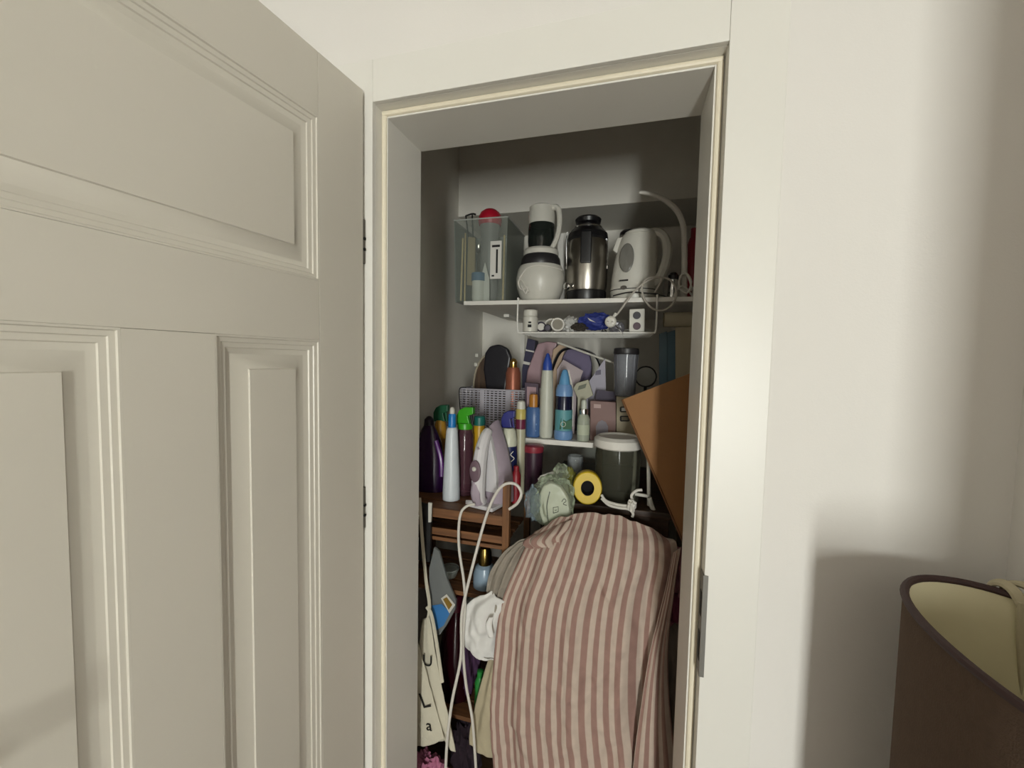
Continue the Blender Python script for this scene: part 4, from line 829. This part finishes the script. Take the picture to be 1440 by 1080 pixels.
drape('folded_flap', M_str2, [(946, 776, .375), (934, 835, .335), (914, 915, .295), (900, 1000, .275), (889, 1085, .265), (880, 1190, .26)],
      [(957, 768, .385), (947, 835, .345), (939, 910, .315), (941, 990, .298), (951, 1080, .29), (960, 1190, .285)], bulge=.008, fold=.002, nf=2, nu=40, nv=70, seed=5, crumple=.003, parent=cl, off=tuple(stb), shift=.004)
drape('gathered_corner', M_str2, [(757, 747, .385), (741, 755, .36), (738, 763, .35), (750, 768, .35)], [(806, 728, .375), (800, 742, .355), (792, 752, .345), (792, 762, .34)], bulge=.012, fold=.005, nf=3, nu=30, nv=16, seed=8, parent=cl, off=tuple(stb), shift=.012)
hp = MB().blob((0, 0, .445), (.125, .040, .46), .08, 2.0, 4, 61).build('laundry_bag', mat('laundry_grey', '#6b645c', .9, bump=.4, bscale=50), loc=(-.12, .385, 0)); tag(hp, 'grey laundry bag bulging under the striped cloth', 'laundry bag')
M_lace = clear('sheer_lace', '#aca294', .62, .8, 1.0, 70)
o = drape('sheer_curtain', M_lace, [(742, 756, .355), (712, 775, .314), (692, 800, .308), (685, 830, .308), (692, 858, .308)], [(756, 758, .372), (742, 772, .355), (728, 805, .325), (714, 845, .314), (706, 874, .310)], bulge=.016, fold=.005, nf=3, nu=40, nv=40, seed=3, crumple=.012); tag(o, 'bunched sheer greyish curtain beside the striped cloth', 'curtain')
M_wcl = mat('white_linen', '#dcdad6', .85, bump=.3, bscale=60)
o = drape('white_cloth', M_wcl, [(692, 832, .30), (662, 846, .292), (650, 868, .285), (653, 898, .288), (660, 914, .29), (680, 914, .292)], [(712, 842, .306), (708, 856, .304), (704, 880, .303), (702, 900, .303), (702, 920, .303), (704, 926, .303)], bulge=.03, fold=.004, nf=2, nu=44, nv=44, seed=4, crumple=.014); tag(o, 'crumpled white cloth sticking out beside the striped cloth', 'cloth')
o = drape('care_label', mat('loop_white', '#e6e4e0', .7), [(688, 868, .262), (683, 880, .258), (687, 896, .262)], [(694, 868, .266), (692, 880, .262), (695, 896, .266)], bulge=.004, fold=0, nu=8, nv=10, crumple=0, thick=.001); tag(o, 'tiny white sewn loop on the crumpled white cloth', 'loop')
M_bei = mat('beige_linen', '#b3a78c', .9, bump=.4, bscale=90)
o = drape('beige_cloth', M_bei, [(694, 905, .31), (683, 940, .302), (672, 980, .298), (662, 1025, .295), (661, 1046, .295)], [(716, 900, .31), (712, 950, .302), (708, 1000, .298), (706, 1045, .295), (706, 1066, .294)], bulge=.015, fold=.003, nf=2, nu=36, nv=40, seed=9, crumple=.007); tag(o, 'beige hanging cloth under the crumpled white cloth', 'cloth')
# clothes squeezed at the right of the striped cloth
M_rose = mat('rose_cloth', '#a06a74', .85, bump=.4, bscale=50); M_wine = mat('wine_cloth', '#6e2a44', .85, bump=.4, bscale=50); M_gry = mat('grey_lace', '#8d8378', .9, bump=.8, bscale=70)
o = drape('rose_clothes', M_rose, [(925, 770, .45), (930, 800, .43), (930, 840, .42), (928, 872, .42)], [(962, 770, .44), (964, 800, .425), (964, 840, .415), (962, 878, .415)], bulge=.02, fold=.008, nf=2, nu=30, nv=30, seed=12, crumple=.016); tag(o, 'rose pink clothes squeezed between striped cloth and door frame', 'clothes')
o = drape('wine_clothes', M_wine, [(938, 835, .405), (936, 850, .40), (936, 868, .40)], [(960, 832, .405), (962, 850, .40), (960, 872, .40)], bulge=.02, fold=.006, nf=2, nu=20, nv=20, seed=14, crumple=.012); tag(o, 'wine red scarf end below the rose pink clothes', 'scarf')
o = drape('grey_lace_cloth', M_gry, [(926, 870, .43), (928, 930, .42), (930, 1010, .41), (934, 1100, .40)], [(962, 870, .42), (960, 930, .41), (960, 1010, .40), (962, 1100, .39)], bulge=.015, fold=.006, nf=2, nu=24, nv=40, seed=16, crumple=.014); tag(o, 'grey lacy cloth hanging behind the striped cloth edge', 'cloth')
# tote bags at the left
M_can = mat('canvas', '#cdc6b2', .9, bump=.4, bscale=150); M_ink = mat('black_ink', '#16140f', .8, var=0)
def tote(label, Lr, Rr, strap, letters, seed, dy):
    base = atY(*Lr[-1]); t = thing('tote_bag', label, 'tote bag', base, group='cream tote bags beside the rack')
    fr1 = drape('front_panel', M_can, Lr, Rr, bulge=.006, fold=.0015, nf=1, nu=24, nv=40, seed=seed, crumple=.004, parent=t, off=tuple(base))
    bk = drape('back_panel', M_can, [(x, y, Y+.022) for x, y, Y in Lr], [(x, y, Y+.022) for x, y, Y in Rr], bulge=-.004, fold=.0015, nf=1, nu=16, nv=30, seed=seed+1, crumple=.004, parent=t, off=tuple(base))
    for sp_ in strap: part('strap', MB().tube([atY(*p)-base for p in sp_], .0052, 6, 5, .3), M_can, t)
    for ch, px, py, Y, size, rr_ in letters: letter(ch, M_ink, t, atY(px, py, Y)-base, size, PI/2, rr_)
    return t
tote('cream canvas tote bag with a black letter U', [(594, 872, .296), (590, 920, .286), (596, 980, .278), (610, 1020, .275), (628, 1046, .273)], [(604, 866, .296), (613, 920, .286), (624, 980, .278), (634, 1020, .275), (641, 1056, .273)],
     [[(590, 700, .306), (594, 760, .300), (599, 815, .298), (604, 852, .296), (600, 880, .295)], [(600, 853, .294), (607, 866, .292), (614, 905, .286), (622, 960, .278)]], [('U', 601, 930, .2735, .050, 0)], 3, 0)
tote('cream canvas tote bag with black letters L and a', [(578, 905, .278), (576, 950, .268), (576, 1000, .263), (578, 1050, .262)], [(588, 905, .278), (601, 950, .268), (614, 1000, .263), (625, 1040, .262)],
     [[(582, 860, .283), (584, 900, .279), (586, 930, .274)]], [('L', 597, 986, .2535, .066, -.42), ('a', 603, 1021, .2525, .048, -.1)], 6, 0)
b = MB().blob((0, 0, .09), (.075, .05, .095), .28, 3, 5, 51).build('pink_fabric', mat('pink_fabric', '#b06a86', .85, bump=.6, bscale=60), loc=(atY(600, 1060, .30).x, .30, 0)); tag(b, 'crumpled pink fabric heap below the tote bags', 'fabric')

# ================================================================== FLOOR LAMP
lc = Vector((.475, -.262, 0)); ra, rb = .1125, .198; zt_, zb3 = 1.13, .58
lamp = thing('floor_lamp', 'lamp with an oval taupe fabric shade and brown trim against the wall', 'lamp', lc)
def oval(k, f=1.0, e_=2.15):
    a = 2*PI*k; c_, s_ = math.cos(a), math.sin(a)
    return (ra*f*math.copysign(abs(c_)**(2/e_), c_), rb*f*math.copysign(abs(s_)**(2/e_), s_))
def shell(z0, z1, f0, f1, flip=False, n=72):
    vs = []; 
    for z, f_ in ((z0, f0), (z1, f1)):
        for k in range(n): x, y = oval(k/n, f_); vs.append((x, y, z))
    return MB().add(vs, [(k, (k+1) % n, n+(k+1) % n, n+k) for k in range(n)])
M_shade = mat('shade_taupe', '#5c4c40', .9, var=.12, nscale=90, bump=.5, bscale=400, spec=.1); M_lin = mat('shade_lining', '#e4dab6', .8, var=.05, nscale=20); M_trim = mat('shade_trim', '#3c2724', .7, var=.1)
sh_ = part('lamp_shade', shell(zb3, zt_, 1.0, 1.0), M_shade, lamp, fix=False)
part('lining', shell(zb3, zt_, .972, .972), M_lin, sh_, fix=False)
for z in (zt_, zb3): part('trim', MB().tube([Vector((*oval(k/60, .986), z-(.003 if z > 1 else -.003))) for k in range(60)], .0052, 8, 1, closed=True), M_trim, lamp)
fm = MB()
for a in (0.0, 1/3, 2/3): x, y = oval(a, .97); fm.tube([(x, y, zb3+.08), (x*.5, y*.5, zb3+.05), (x*.08, y*.08, zb3+.04)], .0022, 6, 4)
part('shade_spider', fm, M_steel, lamp)
part('pole', MB().lathe([(.011, .03), (.011, .90)], seg=14), M_steel, lamp)
part('socket', MB().lathe([(.015, .90), (.019, .91), (.019, .95), (.015, .96)], seg=16), M_white, lamp)
part('bulb', MB().lathe([(.012, .96), (.014, .975), (.027, 1.005), (.030, 1.025), (.024, 1.045), (.006, 1.055)], seg=18), M_whitem, lamp)
part('base', MB().lathe([(.10, 0), (.102, .01), (.09, .02), (.02, .03)], seg=36), M_dark, lamp)
# cream cloth loop tied over the far rim
rp_ = Vector((.535, -.088, zt_))-lc
tg = thing('cloth_loop', 'cream fabric loop tied over the lamp shade rim', 'fabric loop', lc+rp_-Vector((0, 0, .075)))
M_loop = mat('loop_cream', '#bdb295', .9, bump=.5, bscale=120)
part('band', MB().tube([(-.006, .016, .050), (-.008, .018, .074), (-.004, .006, .084), (.0, -.008, .080), (.004, -.016, .066), (.012, -.012, .052)], .0075, 8, 6, .6), M_loop, tg)
part('band', MB().tube([(.004, .014, .050), (.006, .016, .076), (.016, .004, .086), (.026, -.008, .078), (.030, -.016, .062)], .0075, 8, 6, .6), M_loop, tg)
part('tab', MB().prism([(-.002, .070), (.034, .066), (.040, .020), (.036, -.06), (.010, -.07), (.000, .02)], .006, .002), M_loop, tg, loc=(0, -.021, 0))
